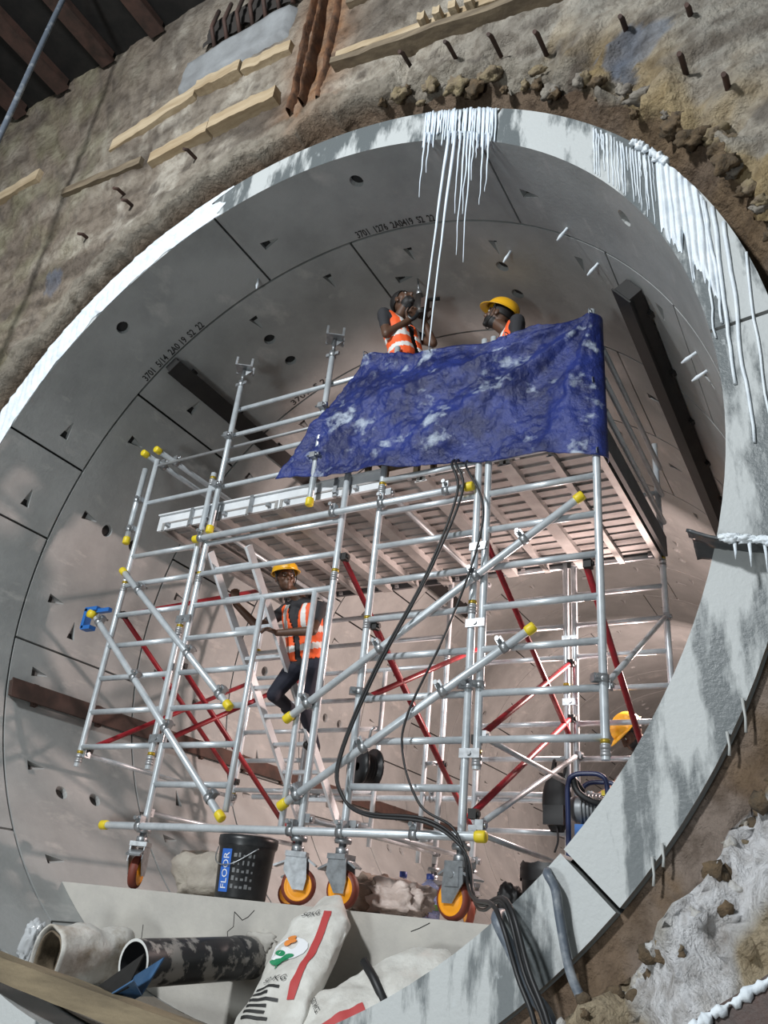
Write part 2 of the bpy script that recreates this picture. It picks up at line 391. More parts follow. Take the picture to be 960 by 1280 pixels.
def wall_col(x, z, s, a, lip):
    aa = ((a+180) % 360)-180
    n1 = fbm((x*.7, z*.7, 1), 4); n2 = fbm((x*2.4, z*2.4, 6), 4); n3 = fbm((x*6, z*6, 3), 4); n4 = fbm((x*1.3, z*1.3, 12), 4)
    c = Vector((.36, .315, .26))
    br = min(1, max(0, (-x-.4)/2.8+.45*n1)); c = c.lerp(Vector((.215, .165, .125)), br*.75)
    gr = min(1, max(0, (x-.4)/2.0+.35*n2)); c = c.lerp(Vector((.36, .34, .30)), gr*.7)
    if n2 > .16: c = c.lerp(Vector((.52, .47, .40)), min(1, (n2-.16)*3.2))
    if n4 < -.2: c = c.lerp(Vector((.13, .105, .085)), min(.8, (-n4-.2)*2.6))
    n5 = fbm((x*.55, z*4.5, 20), 4)
    if n5 < -.12: c = c.lerp(Vector((.12, .095, .075)), min(.7, (-n5-.12)*3.0))
    if n5 > .25: c = c.lerp(Vector((.46, .41, .34)), min(.6, (n5-.25)*2.5))
    if n3 < -.3: c = c.lerp(Vector((.11, .09, .075)), min(.7, (-n3-.3)*3))
    if x < -2.2 and n2 > -.1: c = c.lerp(Vector((.20, .18, .085)), min(.55, (n2+.1)*1.2*min(1, -x-2.2)))
    rp = math.exp(-((x-.10)/.28)**2)*(1 if z > 3.3 else .3)
    c = c.lerp(Vector((.34, .155, .06)), min(.85, rp*(.8+.6*n3)))
    if 35 < aa < 112 and s < .5: c = c.lerp(Vector((.42, .30, .13)), max(0, min(.75, .3+n2*1.8))*(1-s/.5))
    if s < .16 and -95 < aa < 40: c = c.lerp(Vector((.30, .27, .22)), .6)
    if 95 < aa < 165:
        if n2 > -.02: c = c.lerp(Vector((.66, .66, .68)), min(.9, (n2+.02)*3.5))
        elif n4 > .05: c = c.lerp(Vector((.34, .25, .13)), .6)
        else: c = c.lerp(Vector((.26, .20, .14)), .6)
    if math.hypot(x-2.63, z-2.56) < .19+.10*n3: c = c.lerp(Vector((.10, .15, .24)), .55)
    if math.hypot((x+2.66)*1.6, z-2.72) < .17+.08*n3: c = c.lerp(Vector((.10, .14, .22)), .5)
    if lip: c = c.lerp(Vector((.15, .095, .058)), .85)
    return c*(1.0 if not 95 < aa < 165 else 1.22)
rows = [0]; st = .016
while rows[-1] < 7.0:
    rows.append(rows[-1]+st); st = min(.30, st*1.09)
NA = 760; wv = []; wc = []
for j in range(-4, len(rows)):
    for i in range(NA):
        a = i*360/NA; ro = ropen(a); t = math.radians(a)
        if j < 0:
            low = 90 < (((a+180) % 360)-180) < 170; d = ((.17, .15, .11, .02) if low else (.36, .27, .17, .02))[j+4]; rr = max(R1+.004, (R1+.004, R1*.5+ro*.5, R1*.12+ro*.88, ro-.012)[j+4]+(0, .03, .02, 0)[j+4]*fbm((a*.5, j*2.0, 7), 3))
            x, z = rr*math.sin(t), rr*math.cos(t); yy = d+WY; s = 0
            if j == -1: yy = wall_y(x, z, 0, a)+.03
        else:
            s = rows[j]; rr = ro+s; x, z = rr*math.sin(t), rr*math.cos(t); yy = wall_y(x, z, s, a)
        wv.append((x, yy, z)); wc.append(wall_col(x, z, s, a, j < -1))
nr_ = len(rows)+4
wf = [(j*NA+i, j*NA+(i+1) % NA, (j+1)*NA+(i+1) % NA, (j+1)*NA+i) for j in range(nr_-1) for i in range(NA)]
me = bpy.data.meshes.new('wall_shaft'); me.from_pydata(wv, [], wf); me.materials.append(WALLM)
ca = me.color_attributes.new('Col', 'FLOAT_COLOR', 'POINT')
ca.data.foreach_set('color', [q for c in wc for q in (max(0, c[0]), max(0, c[1]), max(0, c[2]), 1.0)])
me.polygons.foreach_set('use_smooth', [True]*len(wf)); me.update()
wall = inst('wall_shaft', me, Matrix.Identity(4), None, 'rough brown broken concrete shaft wall around the round tunnel eye', None, None, 'structure')
def plank_on_wall(name, x0, z0, x1, z1, h, m, d=.06, seed=0, n=14):
    mb = MB(); rnd = random.Random(seed)
    P = []
    for i in range(n+1):
        u = i/n; x = x0+(x1-x0)*u; z = z0+(z1-z0)*u+.004*math.sin(u*7+seed)
        hh = h*(1+.16*fbm((u*7, seed, 0), 4)); y = WY-d+.015*fbm((u*5, seed, 3), 2)
        P.append([(x, y, z+hh/2), (x, y, z-hh/2), (x, WY+.09, z-hh/2), (x, WY+.09, z+hh/2)])
    vs = [q for p in P for q in p]
    fs = [(i*4+k, i*4+(k+1) % 4, i*4+4+(k+1) % 4, i*4+4+k) for i in range(n) for k in range(4)]+[(0, 1, 2, 3), (n*4+3, n*4+2, n*4+1, n*4)]
    mb.add(vs, fs); return mb.build(name, m, wall)
plank_on_wall('timber_strip', -2.43, 4.40, -1.36, 4.60, .17, WOOD, .05, 1)
plank_on_wall('timber_strip', -1.34, 4.62, -.80, 4.58, .15, WOOD, .07, 2)
plank_on_wall('timber_strip', -.78, 4.57, -.22, 4.50, .14, WOOD, .05, 3)
plank_on_wall('timber_strip', -1.72, 3.84, -1.02, 3.88, .14, WOOD, .05, 4)
plank_on_wall('timber_strip', -1.0, 3.90, -.26, 3.88, .15, WOOD, .06, 5)
plank_on_wall('timber_strip', -3.0, 4.02, -1.85, 3.88, .10, DWOOD, .05, 6)
plank_on_wall('timber_strip', -4.6, 4.55, -3.65, 4.62, .16, WOOD, .05, 7)
plank_on_wall('timber_strip', .34, 3.82, 2.25, 3.36, .07, DWOOD, .10, 8)
plank_on_wall('timber_strip', .34, 3.97, 2.25, 3.53, .08, WOOD, .05, 9)
plank_on_wall('timber_strip', .34, 4.72, 1.2, 4.52, .08, DWOOD, .05, 10)
for i in range(4): plank_on_wall('timber_cleat', 1.15+i*.13, 3.76-i*.03, 1.21+i*.13, 3.745-i*.03, .09, WOOD, .13, 20+i, 2)
# rusted pile flange strips
for (x, w, d, s) in ((-.06, .05, .10, 1), (.08, .035, .14, 2), (.22, .06, .08, 3)):
    mb = MB()
    def fn(u, v, x=x, w=w, d=d, s=s):
        z = 3.52+v*3.0; xx = x+w*(u-.5)*(1+.6*fbm((v*9, s, 0), 3))+.02*fbm((v*5, s, 4), 3)
        return (xx, WY-d*math.sin(PI*min(.999, max(.001, u)))**.4+.02*fbm((u*3, v*20, s), 3)+.03, z)
    mb.grid(fn, 6, 60); mb.build('rusted_flange', RUST, wall)
# mortar patch and above it a dark sheet as painted recess shade, with bars
mb = MB(); mb.grid(lambda u, v: (-1.68+u*1.38, WY-.045+.02*fbm((u*4, v*3, 1), 3)+.10*(max(abs(u-.5), abs(v-.5)) > .499), 4.74+v*.50+.05*fbm((u*3, 0, 7), 2)), 24, 12)
mb.build('mortar_patch', PATCH, wall)
mb = MB(); mb.grid(lambda u, v: (-1.45+u*1.2, WY-.04+.03*fbm((u*6, v*4, 2), 3), 5.30+v*.40+.06*fbm((u*5, v, 3), 2)), 24, 10)
mb.build('recess_shade_sheet', mat('painted_recess_shade', (.035, .03, .027), .9), wall)
for i in range(7):
    x = -1.3+i*.16; mb = MB(); mb.tube([(x, WY-.02, 5.25), (x+.02, WY-.13, 5.4), (x+.01, WY-.10, 5.72)], .022, 7); mb.build('exposed_bar', RUSTD, wall)
for (x, z) in ((1.03, 3.49), (1.41, 3.34), (1.75, 3.18), (2.08, 2.97), (2.62, 2.73), (2.92, 2.16), (3.12, 1.85), (2.99, 2.56), (-1.8, 3.3), (-2.3, 3.1), (-1.15, 3.62), (-2.0, 3.55)):
    mb = MB(); mb.tube([(x, WY+.1, z), (x-.005, WY-.07, z-.01), (x-.01, WY-.11, z-.04)], [.016, .017, .014], 8); mb.build('rebar_stub', RUSTD, wall)
# broken concrete lumps round the lip (upper right) and in the lower right rubble
def rock(c, r, seed, m, name, parent, sq=(1, 1, 1), sub=3):
    bm = bmesh.new(); bmesh.ops.create_icosphere(bm, subdivisions=sub, radius=1)
    for v in bm.verts:
        k = 1+.55*fbm(v.co*1.4+Vector((seed, 0, 0)), 3)-.5*abs(fbm(v.co*2.3+Vector((0, seed, 0)), 4)); v.co = Vector((v.co.x*r*sq[0]*k, v.co.y*r*sq[1]*k, v.co.z*r*sq[2]*k))
    me = bpy.data.meshes.new(name); bm.to_mesh(me); bm.free(); me.materials.append(m)
    for p in me.polygons: p.use_smooth = True
    return inst(name, me, Matrix.Translation(Vector(c)), parent)
ROCKM = [mat('lump_ochre', (.30, .24, .14), .95, 0, (.17, .13, .09), 14, bump=.9), mat('lump_grey', (.30, .27, .23), .95, 0, (.16, .14, .12), 14, bump=.9), mat('lump_brown', (.17, .115, .065), .95, 0, (.08, .06, .04), 15, bump=1), mat('lump_white', (.58, .58, .58), .9, 0, (.34, .29, .22), 14, bump=1)]
rr_ = random.Random(3)
for i in range(60):
    a = 14+i*1.6+rr_.uniform(-1, 1); r = ropen(a)+rr_.uniform(-.05, .03)
    p = pol(a, WY+rr_.uniform(.05, .14), r); rock(p, rr_.uniform(.03, .07), i, ROCKM[rr_.choice((0, 1, 1, 0, 2))], 'broken_lump', wall, (rr_.uniform(.7, 1.5), .8, rr_.uniform(.6, 1.2)))
for i in range(70):
    a = 108+rr_.uniform(0, 34); r = ropen(a)+abs(rr_.gauss(0, .05))-.01
    x, z = r*math.sin(math.radians(a)), r*math.cos(math.radians(a))
    p = Vector((x, wall_y(x, z, max(0, r-ropen(a)), a)+.015, z)); rock(p, rr_.uniform(.012, .042), 100+i, ROCKM[rr_.choice((2, 2, 2, 3, 0))], 'broken_lump', wall, (1, .8, 1), 2)
# shaft ground
g = MB(); g.grid(lambda u, v: (-9+u*18, -9+v*9.2, -3.9+.08*fbm((u*14, v*10, 0), 3)), 50, 30); g.build('floor_shaft', GROUND, None, kind='structure')
# steel roof decking over the shaft, upper left
roof = MB(); roof.box((-5.2, -3.2, 6.45), (7.4, 6.2, .06)); roofo = roof.build('ceiling', DARKST, None, kind='structure')
for i in range(9):
    x = -8.6+i*.78; mb = MB(); mb.box((x, -3.2, 6.32), (.05, 6.1, .22)); mb.box((x, -3.2, 6.22), (.20, 6.1, .03)); mb.build('roof_beam', RUSTD, roofo)

# ------------------------------------------------------------------ concrete bench inside the tunnel (the working floor)
BZ, BY = -2.22, 1.07
def bench():
    n = 28; hw = math.sqrt(R0*R0-BZ*BZ); vs = []
    def prof(y):
        out = [Vector((-hw, y, BZ)), Vector((hw, y, BZ))]
        a0 = math.degrees(math.atan2(hw, BZ))
        for i in range(1, n): out.append(pol(a0+(360-2*a0)*i/n, y, R0-.002))
        return out
    P0 = prof(BY); P1 = prof(.788+RW*(NR-1)); N = len(P0)
    mb = MB(); mb.add(P0+P1, [tuple(range(N)), tuple(range(N, 2*N))[::-1]]+[(i, (i+1) % N, N+(i+1) % N, N+i) for i in range(N)])
    return mb.build('floor', BENCH, None, label='pale concrete bench slab filling the tunnel invert', kind='structure')
floor = bench()
# cracks on the bench front: thin dark recess strips
for pts in (((-.27, -2.29), (-.20, -2.33), (-.16, -2.31), (-.12, -2.27)), ((-.27, -2.29), (-.26, -2.37), (-.30, -2.40), (-.28, -2.47)), ((1.06, -2.24), (1.00, -2.27), (.95, -2.29)), ((-1.0, -2.42), (-.99, -2.50), (-1.0, -2.56))):
    mb = MB(); mb.tube([(x, BY, z) for x, z in pts], .0028, 5); mb.build('crack', JOINT, floor)

# ------------------------------------------------------------------ scaffold
YF, YB = 1.22, 3.14
TR = .0255
ZK = [0.698-.278*k for k in range(9)]
CLAMP = None
def coupler_mesh():
    mb = MB(); mb.tube([(0, 0, -.024), (0, 0, .024)], .034, 12); mb.box((.045, 0, 0), (.045, .05, .046)); mb.tube([(.05, -.055, .0), (.05, .055, 0)], .009, 8)
    mb.tube([(.05, .045, 0), (.05, .062, 0)], .016, 6)
    return mb.mesh('coupler', GALV)
COUP = coupler_mesh()
def coupler(p, d, parent, roll=0):
    M = Matrix.Translation(Vector(p)) @ Vector(d).to_track_quat('Z', 'Y').to_matrix().to_4x4() @ Matrix.Rotation(math.radians(roll), 4, 'Z')
    return inst('coupler', COUP, M, parent)
CAPM = MB().lathe([(0, -.012), (.031, -.012), (.033, .0), (.033, .045), (.027, .052), (0, .052)], n=14).mesh('end_cap', YEL)
def cap(p, d, parent):   # cap slid over a tube end at p, pointing along -d into the tube
    inst('end_cap', CAPM, Matrix.Translation(Vector(p)-Vector(d).normalized()*.02) @ Vector(d).to_track_quat('Z', 'Y').to_matrix().to_4x4(), parent)
COLM = MB().lathe([(.0255, -.03), (.030, -.03), (.030, -.008), (.0285, -.008), (.0285, .008), (.030, .008), (.030, .03), (.0255, .03)], n=14).mesh('spigot_collar', ALUD)
BANDM = MB().lathe([(.026, -.012), (.0275, -.012), (.0275, .012), (.026, .012)], n=14).mesh('lock_band', mat('lock_band_brass', (.40, .28, .03), .4, .5))
def standard(t, x, y, z0, z1, r=TR, joints=()):
    s = tube('standard', (x, y, z0), (x, y, z1), r, ALU, t, 14)
    for z in joints:
        inst('spigot_collar', COLM, Matrix.Translation((x, y, z)), s); inst('lock_band', BANDM, Matrix.Translation((x, y, z+.05)), s)
    return s
def rung(t, x0, x1, y, z, r=.0225): return tube('rung', (x0+.012, y, z), (x1-.012, y, z), r, ALU, t)
def brace(t, x, y0, z0, y1, z1, m=RED, r=.021, name='diagonal_brace'):
    b = tube(name, (x, y0, z0), (x, y1, z1), r, m, t, 10)
    for p in ((x, y0, z0), (x, y1, z1)):
        mb = MB(); mb.box(Vector(p)+Vector((.012, 0, 0)), (.05, .055, .055)); mb.tube([Vector(p)+Vector((.03, 0, 0)), Vector(p)+Vector((.05, 0, 0))], .017, 8)
        mb.build('brace_hook', GALV if m is not RED else DARKST, b)
    return b
def caster(t, x, y, ang):
    c = Vector((x, y, BZ)); R = Matrix.Rotation(math.radians(ang), 3, 'Z')
    def T(v): return c+R @ Vector(v)
    # wheel rolls in the local xz plane, trailing off the stem
    st = MB(); st.tube([c+Vector((0, 0, .30)), c+Vector((0, 0, .335)), c+Vector((0, 0, .335)), c+Vector((0, 0, .47))], [.040, .040, .0235, .0235], 12)
    st.lathe([(.0, .36), (.05, .36), (.055, .375), (.05, .395), (.0, .395)], c, (0, 0, 1), 12)
    so = st.build('caster_stem', GALV, t)
    br = MB(); br.box(T((0, 0, .285)), (.13, .12, .03), R)
    for s in (-1, 1):
        vs = [T((x_, s*.045, z_)) for x_, z_ in ((-.07, .28), (.06, .28), (.065, .19), (-.005, .085), (-.075, .085), (-.085, .15))]
        vs += [T((x_, s*.052, z_)) for x_, z_ in ((-.07, .28), (.06, .28), (.065, .19), (-.005, .085), (-.075, .085), (-.085, .15))]
        br.add(vs, [(0, 1, 2, 3, 4, 5), (11, 10, 9, 8, 7, 6)]+[(i, (i+1) % 6, 6+(i+1) % 6, 6+i) for i in range(6)])
    br.box(T((-.01, -.056, .22)), (.10, .012, .10), R); br.tube([T((-.01, -.07, .23)), T((-.01, -.055, .23))], .018, 8)
    br.build('bracket', GALV, so)
    pd = MB(); pd.box(T((.095, 0, .225)), (.08, .10, .012), R @ rotm('Y', 24)); pd.build('brake_pedal', GALV, so)
    pd = MB(); pd.box(T((-.10, 0, .245)), (.07, .07, .012), R @ rotm('Y', -30)); pd.build('swivel_lock', GALV, so)
    w = MB(); wc = T((-.035, 0, .108)); ax = R @ Vector((0, 1, 0))
    w.lathe([(.030, -.036), (.060, -.030), (.078, -.022), (.086, -.030), (.086, .030), (.078, .022), (.060, .030), (.030, .036)], wc, ax, 28, 0); w.lathe([(0, -.038), (.030, -.038), (.030, .038), (0, .038)], wc, ax, 16, 0)
    wo = w.build('wheel', ORG, so)
    ty = MB(); ty.lathe([(.086, -.03), (.100, -.026), (.108, -.012), (.108, .012), (.100, .026), (.086, .03)], wc, ax, 28); ty.build('tyre', MAROON, so)
def towerL():
    t = empty('scaffold_tower', (-.65, 2.18, BZ), 'left aluminium mobile scaffold tower with red braces and cantilevered side frame', 'scaffold')
    for y in (YF, YB):
        standard(t, -1.33, y, -1.80, 1.93, joints=(-1.12, .10))
        standard(t, -2.21, y, -1.40, 1.44, joints=(-1.34, .12))
        standard(t, -1.425, y, -1.42, 1.13, joints=(-1.36, -.35, 1.03))
        standard(t, .03, y, -1.80, .92 if y == YF else .70, joints=(-.05,))
        standard(t, -.125, y, -1.80, ZK[3], .0225); standard(t, -.61, y, -1.70, ZK[3], .0225)
        for k in range(1, 8): rung(t, -2.21, -1.425, y, ZK[k])
        for k in (1, 2, 3): rung(t, -1.33, .03, y, ZK[k])
        for k in range(4, 9): rung(t, -1.33, -.61, y, ZK[k])
        for z in (-1.0, -1.62): rung(t, -.125, .03, y, z, .02)
        for z in (-1.2, -.25): 
            m = MB(); m.box((-1.378, y-.03, z), (.15, .008, .06)); m.tube([(-1.378, y-.045, z), (-1.378, y-.03, z)], .014, 8); m.build('frame_clip', GALV, t)
        rung(t, -2.21, .03, y, .966, .021)
        for x in (-1.33, .03): caster(t, x, y, {(-1.33, YF): -62, (.03, YF): 205}.get((x, y), random.uniform(-60, 60)))
    for z in (1.78, 1.50, 1.23): tube('guard_rail', (-1.33, YF, z), (.36, YF, z), .0215, ALU, t)
    tube('guard_rail', (-2.21, YF, 1.372), (.36, YF, 1.372), .014, ALUD, t)
    for y0, z0, y1, z1, x in ((1.26, -.12, 3.10, -1.18, -2.21), (1.26, -.12, 3.10, .86, -2.21), (1.26, -1.26, 3.10, -.18, -2.21),
                              (1.26, -1.20, 3.10, -.12, -1.38), (1.26, -.63, 3.10, -1.70, -1.38), (1.26, .12, 3.10, -1.02, .03)):
        brace(t, x+.03, y0, z0, y1, z1)
    for x, z in ((-1.36, -1.72), (.05, -1.72), (-1.36, .62)): brace(t, x, YF+.03, z, YB-.03, z, ALU, .019, 'horizontal_brace')
    brace(t, -2.19, YF+.03, -1.30, YB-.03, -1.32, ALU, .019, 'horizontal_brace')
    return t
def towerR():
    t = empty('scaffold_tower', (.77, 2.18, BZ), 'right aluminium mobile scaffold tower carrying the blue tarpaulin', 'scaffold')
    for y in (YF, YB):
        standard(t, .36, y, -1.80, 1.98 if y == YF else 1.75, joints=(-.45, .62)); standard(t, 1.15, y, -1.80, 1.80, joints=(-.42,)); standard(t, 1.225, y, -1.42, 1.80, joints=(-1.37,))
        standard(t, 1.985, y, -1.37, 1.80, joints=(-1.32, .62))
        for k in range(0, 9): rung(t, .36, 1.15, y, ZK[k])
        for k in range(0, 8): rung(t, 1.225, 1.985, y, ZK[k])
        for z in (.02, -.52, -1.33):
            m = MB(); m.box((1.188, y-.03, z), (.13, .008, .055)); m.tube([(1.188, y-.045, z), (1.188, y-.03, z)], .014, 8); m.build('frame_clip', GALV, t)
        for x in (.36, 1.15): caster(t, x, y, {(.36, YF): 178, (1.15, YF): -14}.get((x, y), random.uniform(-60, 60)))
    for z in (1.50, 1.23):
        tube('guard_rail', (.36, YF, z), (1.985, YF, z), .0215, ALU, t)
    for z in (1.0, 1.27, 1.54): tube('guard_rail', (2.02, YF+.13, z), (2.02, YB, z), .0215, ALU, t)
    tube('guard_rail', (.36, YB, 1.3), (1.985, YB, 1.3), .0215, ALU, t)
    for y0, z0, y1, z1, x in ((1.26, .13, 3.10, -.82, 1.16), (1.26, -1.66, 3.10, -.66, 1.16), (1.26, -1.24, 3.10, -.20, 1.16),
                              (1.26, -.45, 3.10, -1.56, .36), (1.26, -.95, 3.10, 0.0, .36), (1.26, -.18, 3.10, -1.46, 1.86)):
        brace(t, x+.03, y0, z0, y1, z1)
    brace(t, 1.24, YF+.03, -1.22, YB-.03, -1.20, ALU, .019, 'horizontal_brace'); brace(t, 1.20, YF+.03, -1.75, YB-.03, -1.78, ALU, .019, 'horizontal_brace')
    brace(t, 1.24, YF+.03, -1.72, YB-.03, -.95, ALU, .019); brace(t, 1.985, YF+.03, -.95, YB-.03, .14, ALU, .019); brace(t, .40, YF+.03, -1.75, YB-.03, -1.76, ALU, .019, 'horizontal_brace')
    brace(t, .40, YF+.03, .60, YB-.03, .60, ALU, .019, 'horizontal_brace')
    for x in (.36, 1.15, 1.225, 1.985):
        for z in (-.97, ): coupler((x, YF, z+.05), (0, 0, 1), t, 40)
    return t
TL_ = towerL(); TRT = towerR()
# loose tie tubes with yellow end caps
def tie(a, b, label, r=.0255, caps=(1, 1), coup=(), name='tie_tube', cat='tube'):
    a = Vector(a); b = Vector(b); t = empty(name, (a+b)/2, label, cat, 'clamped tie tubes of the scaffold')
    tube('pipe', a, b, r, ALU, t, 14); d = (b-a).normalized()
    if caps[0]: cap(a, a-b, t)
    if caps[1]: cap(b, b-a, t)
    for u in coup: coupler(a+(b-a)*u, d, t, 90)
    return t
YT = YF-.058
tie((-2.20, YT, .255), (-.71, YT, -.985), 'upper of two sloping aluminium tubes on the left tower', coup=(.17, .66, .93))
tie((-2.39, YT, -.16), (-.60, YT, -1.735), 'lower and longer sloping aluminium tube on the left tower', coup=(.03, .36, .62, .93), caps=(0, 1))
tie((-.155, YT, -1.09), (1.885, YT, .245), 'upper and longer rising aluminium tube on the right tower', coup=(.07, .33, .66, .82))
tie((-.095, YT, -1.65), (1.57, YT, -.605), 'lower rising aluminium tube on the right tower', coup=(.06, .34, .66, .9))
tie((-1.68, YT, -1.825), (1.295, YT, -1.79), 'long horizontal aluminium tube above the front casters', coup=(.12, .565, .69, .86))
tie((-1.40, YT, .452), (1.11, YT, .475), 'long horizontal aluminium tube under the deck front edge', coup=(.02, .55, .72, .93))
tie((-2.30, YT+.02, 1.335), (-2.295, YT+.02, .58), 'short upright aluminium tube clamped to the far left standard', coup=(.45, .85), caps=(0, 1))
tie((-2.26, YF-.12, 1.45), (-2.24, YB, 1.45), 'front to back aluminium tube on the far left standard top', coup=(.12,), caps=(1, 0))
tie((-2.12, YF-.10, 1.47), (-2.10, YB, 1.47), 'inner front to back aluminium tube at far left tower top', coup=(.12,), caps=(1, 0))
# long tube deep on the back wall side
tie((-2.0, YB+.05, -1.30), (1.9, YB+.05, -1.27), 'horizontal aluminium tube across the back of the scaffold', coup=(.2, .5, .85), caps=(0, 0))
# screw jacks with fork heads
def jack(x, z0, z1, label):
    t = empty('prop_jack', (x, YT, z0), label, 'jack')
    tube('pipe', (x, YT, z0), (x, YT, z1-.16), .0255, ALU, t, 14); cap((x, YT, z0), (0, 0, -1), t)
    tube('screw', (x, YT, z1-.18), (x, YT, z1), .017, GALV, t)
    m = MB(); m.box((x, YT, z1-.16), (.13, .02, .03)); m.lathe([(0, -.03), (.033, -.03), (.033, .03), (0, .03)], (x, YT, z1-.165), (0, 0, 1), 12); m.build('handle_nut', GALV, t)
    m = MB(); m.box((x, YT, z1+.005), (.15, .15, .01), rotm('Z', 35))
    for s in (-1, 1):
        for q in (-1, 1):
            o = rotm('Z', 35) @ Vector((s*.07, q*.07, .04)); m.box(Vector((x, YT, z1))+o, (.02, .02, .09), rotm('Z', 35))
    for s in (-1, 1):
        m.add([(x, YT, z1-.08), (x+s*.07, YT+.05, z1), (x+s*.07, YT+.04, z1), (x, YT-.01, z1)], [(0, 1, 2), (0, 2, 3), (0, 3, 1), (1, 3, 2)])
    m.build('fork_head', GALV, t)
    for u in (.25, .55): coupler((x, YT, z0+(z1-z0)*u), (0, 0, 1), t, 90)
jack(-1.27, .52, 2.19, 'screw jack prop on left tower nearer the dark channel')
jack(-.262, .60, 2.22, 'screw jack prop standing beside the blue tarpaulin')
# deck platforms
DZ = .655
def deck(x0, x1, label):
    t = empty('deck_platform', ((x0+x1)/2, (YF+YB)/2, DZ), label, 'platform', 'deck platforms spanning the scaffold')
    y0, y1 = YF+.03, YB-.03
    m = MB(); m.box(((x0+x1)/2, (y0+y1)/2, DZ+.075), (x1-x0-.012, y1-y0, .014)); m.build('deck_panel', DECKM, t)
    for x in (x0+.02, (x0+x1)/2, x1-.02):
        m = MB(); w = .028
        m.box((x, (y0+y1)/2, DZ+.033), (w if x != (x0+x1)/2 else .022, y1-y0, .07)); m.box((x, (y0+y1)/2, DZ), (.05, y1-y0, .012)); m.build('side_beam', DECKB, t)
    if ('r', round(x1-x0, 3)) not in UNIT:
        m = MB(); m.box((0, 0, 0), (x1-x0-.05, .018, .012)); UNIT[('r', round(x1-x0, 3))] = m.mesh('cross_rib', DECKM)
    for i in range(15):
        inst('cross_rib', UNIT[('r', round(x1-x0, 3))], Matrix.Translation(((x0+x1)/2, y0+.07+i*(y1-y0-.14)/14, DZ+.0625)), t)
    for y in (y0-.02, y1+.02):
        for x in (x0+.09, x1-.09): m = MB(); m.box((x, y+(.012 if y < 2 else -.012), DZ+.045), (.035, .045, .03)); m.build('end_hook', GALV, t)
ords = ['leftmost', 'second from the left', 'third from the left', 'third from the right', 'second from the right', 'rightmost']
XD = -1.97; DW = .66
for i in range(6): deck(XD+i*DW+.005, XD+(i+1)*DW-.005, 'aluminium deck platform seen from below, %s under the tarpaulin' % ords[i] if i > 2 else 'aluminium deck platform seen from below, %s of six' % ords[i])
# toe boards
t = empty('toe_board', (-.85, YF+.05, DZ+.1), 'white aluminium toe board along the left front deck edge', 'board')
for i, (a, b) in enumerate(((-2.02, -1.62), (-1.60, -.95), (-.93, -.10), (-.08, .33))):
    m = MB(); m.box(((a+b)/2, YF+.05, DZ+.09), (b-a, .025, .155)); m.box(((a+b)/2, YF+.03, DZ+.165), (b-a, .03, .012)); m.build('board_panel', TOEW, t)
for x in (-1.61, -.94, -.09): 
    m = MB(); m.box((x, YF+.03, DZ+.09), (.035, .03, .17)); m.build('board_clip', GALV, t)
m = MB(); m.box((2.02, (YF+YB)/2, DZ+.10), (.03, YB-YF-.05, .17)); m.box((2.01, (YF+YB)/2, DZ+.19), (.05, YB-YF-.05, .012)); m.build('toe_board', TOED, None, (2.02, 2.18, DZ), 'dark grey toe board along the right deck edge', 'board')
m = MB(); m.box((0, YB+.0, DZ+.10), (3.9, .03, .15)); m.build('toe_board', TOED, None, (0, YB, DZ), 'grey toe board along the rear edge of the deck', 'board')
# inclined ladder inside the left tower
t = empty('inclined_ladder', (-1.1, 3.0, -1.53), 'white aluminium ladder sloping down inside the left tower', 'ladder')
la, lb = Vector((0, 1.26, .36)), Vector((0, 3.06, -1.52)); ld = (lb-la); LR = Matrix.Rotation(-math.atan2(-ld.z, ld.y), 3, 'X')
for x in (-.90, -1.31):
    m = MB(); m.box((x, (la.y+lb.y)/2, (la.z+lb.z)/2), (.028, ld.length, .075), LR); m.build('stringer', TOEW, t)
for i in range(9):
    p = la+ld*(i+.6)/9.4; m = MB(); m.box((-1.105, p.y, p.z), (.40, .06, .03)); m.build('rung', ALU, t)

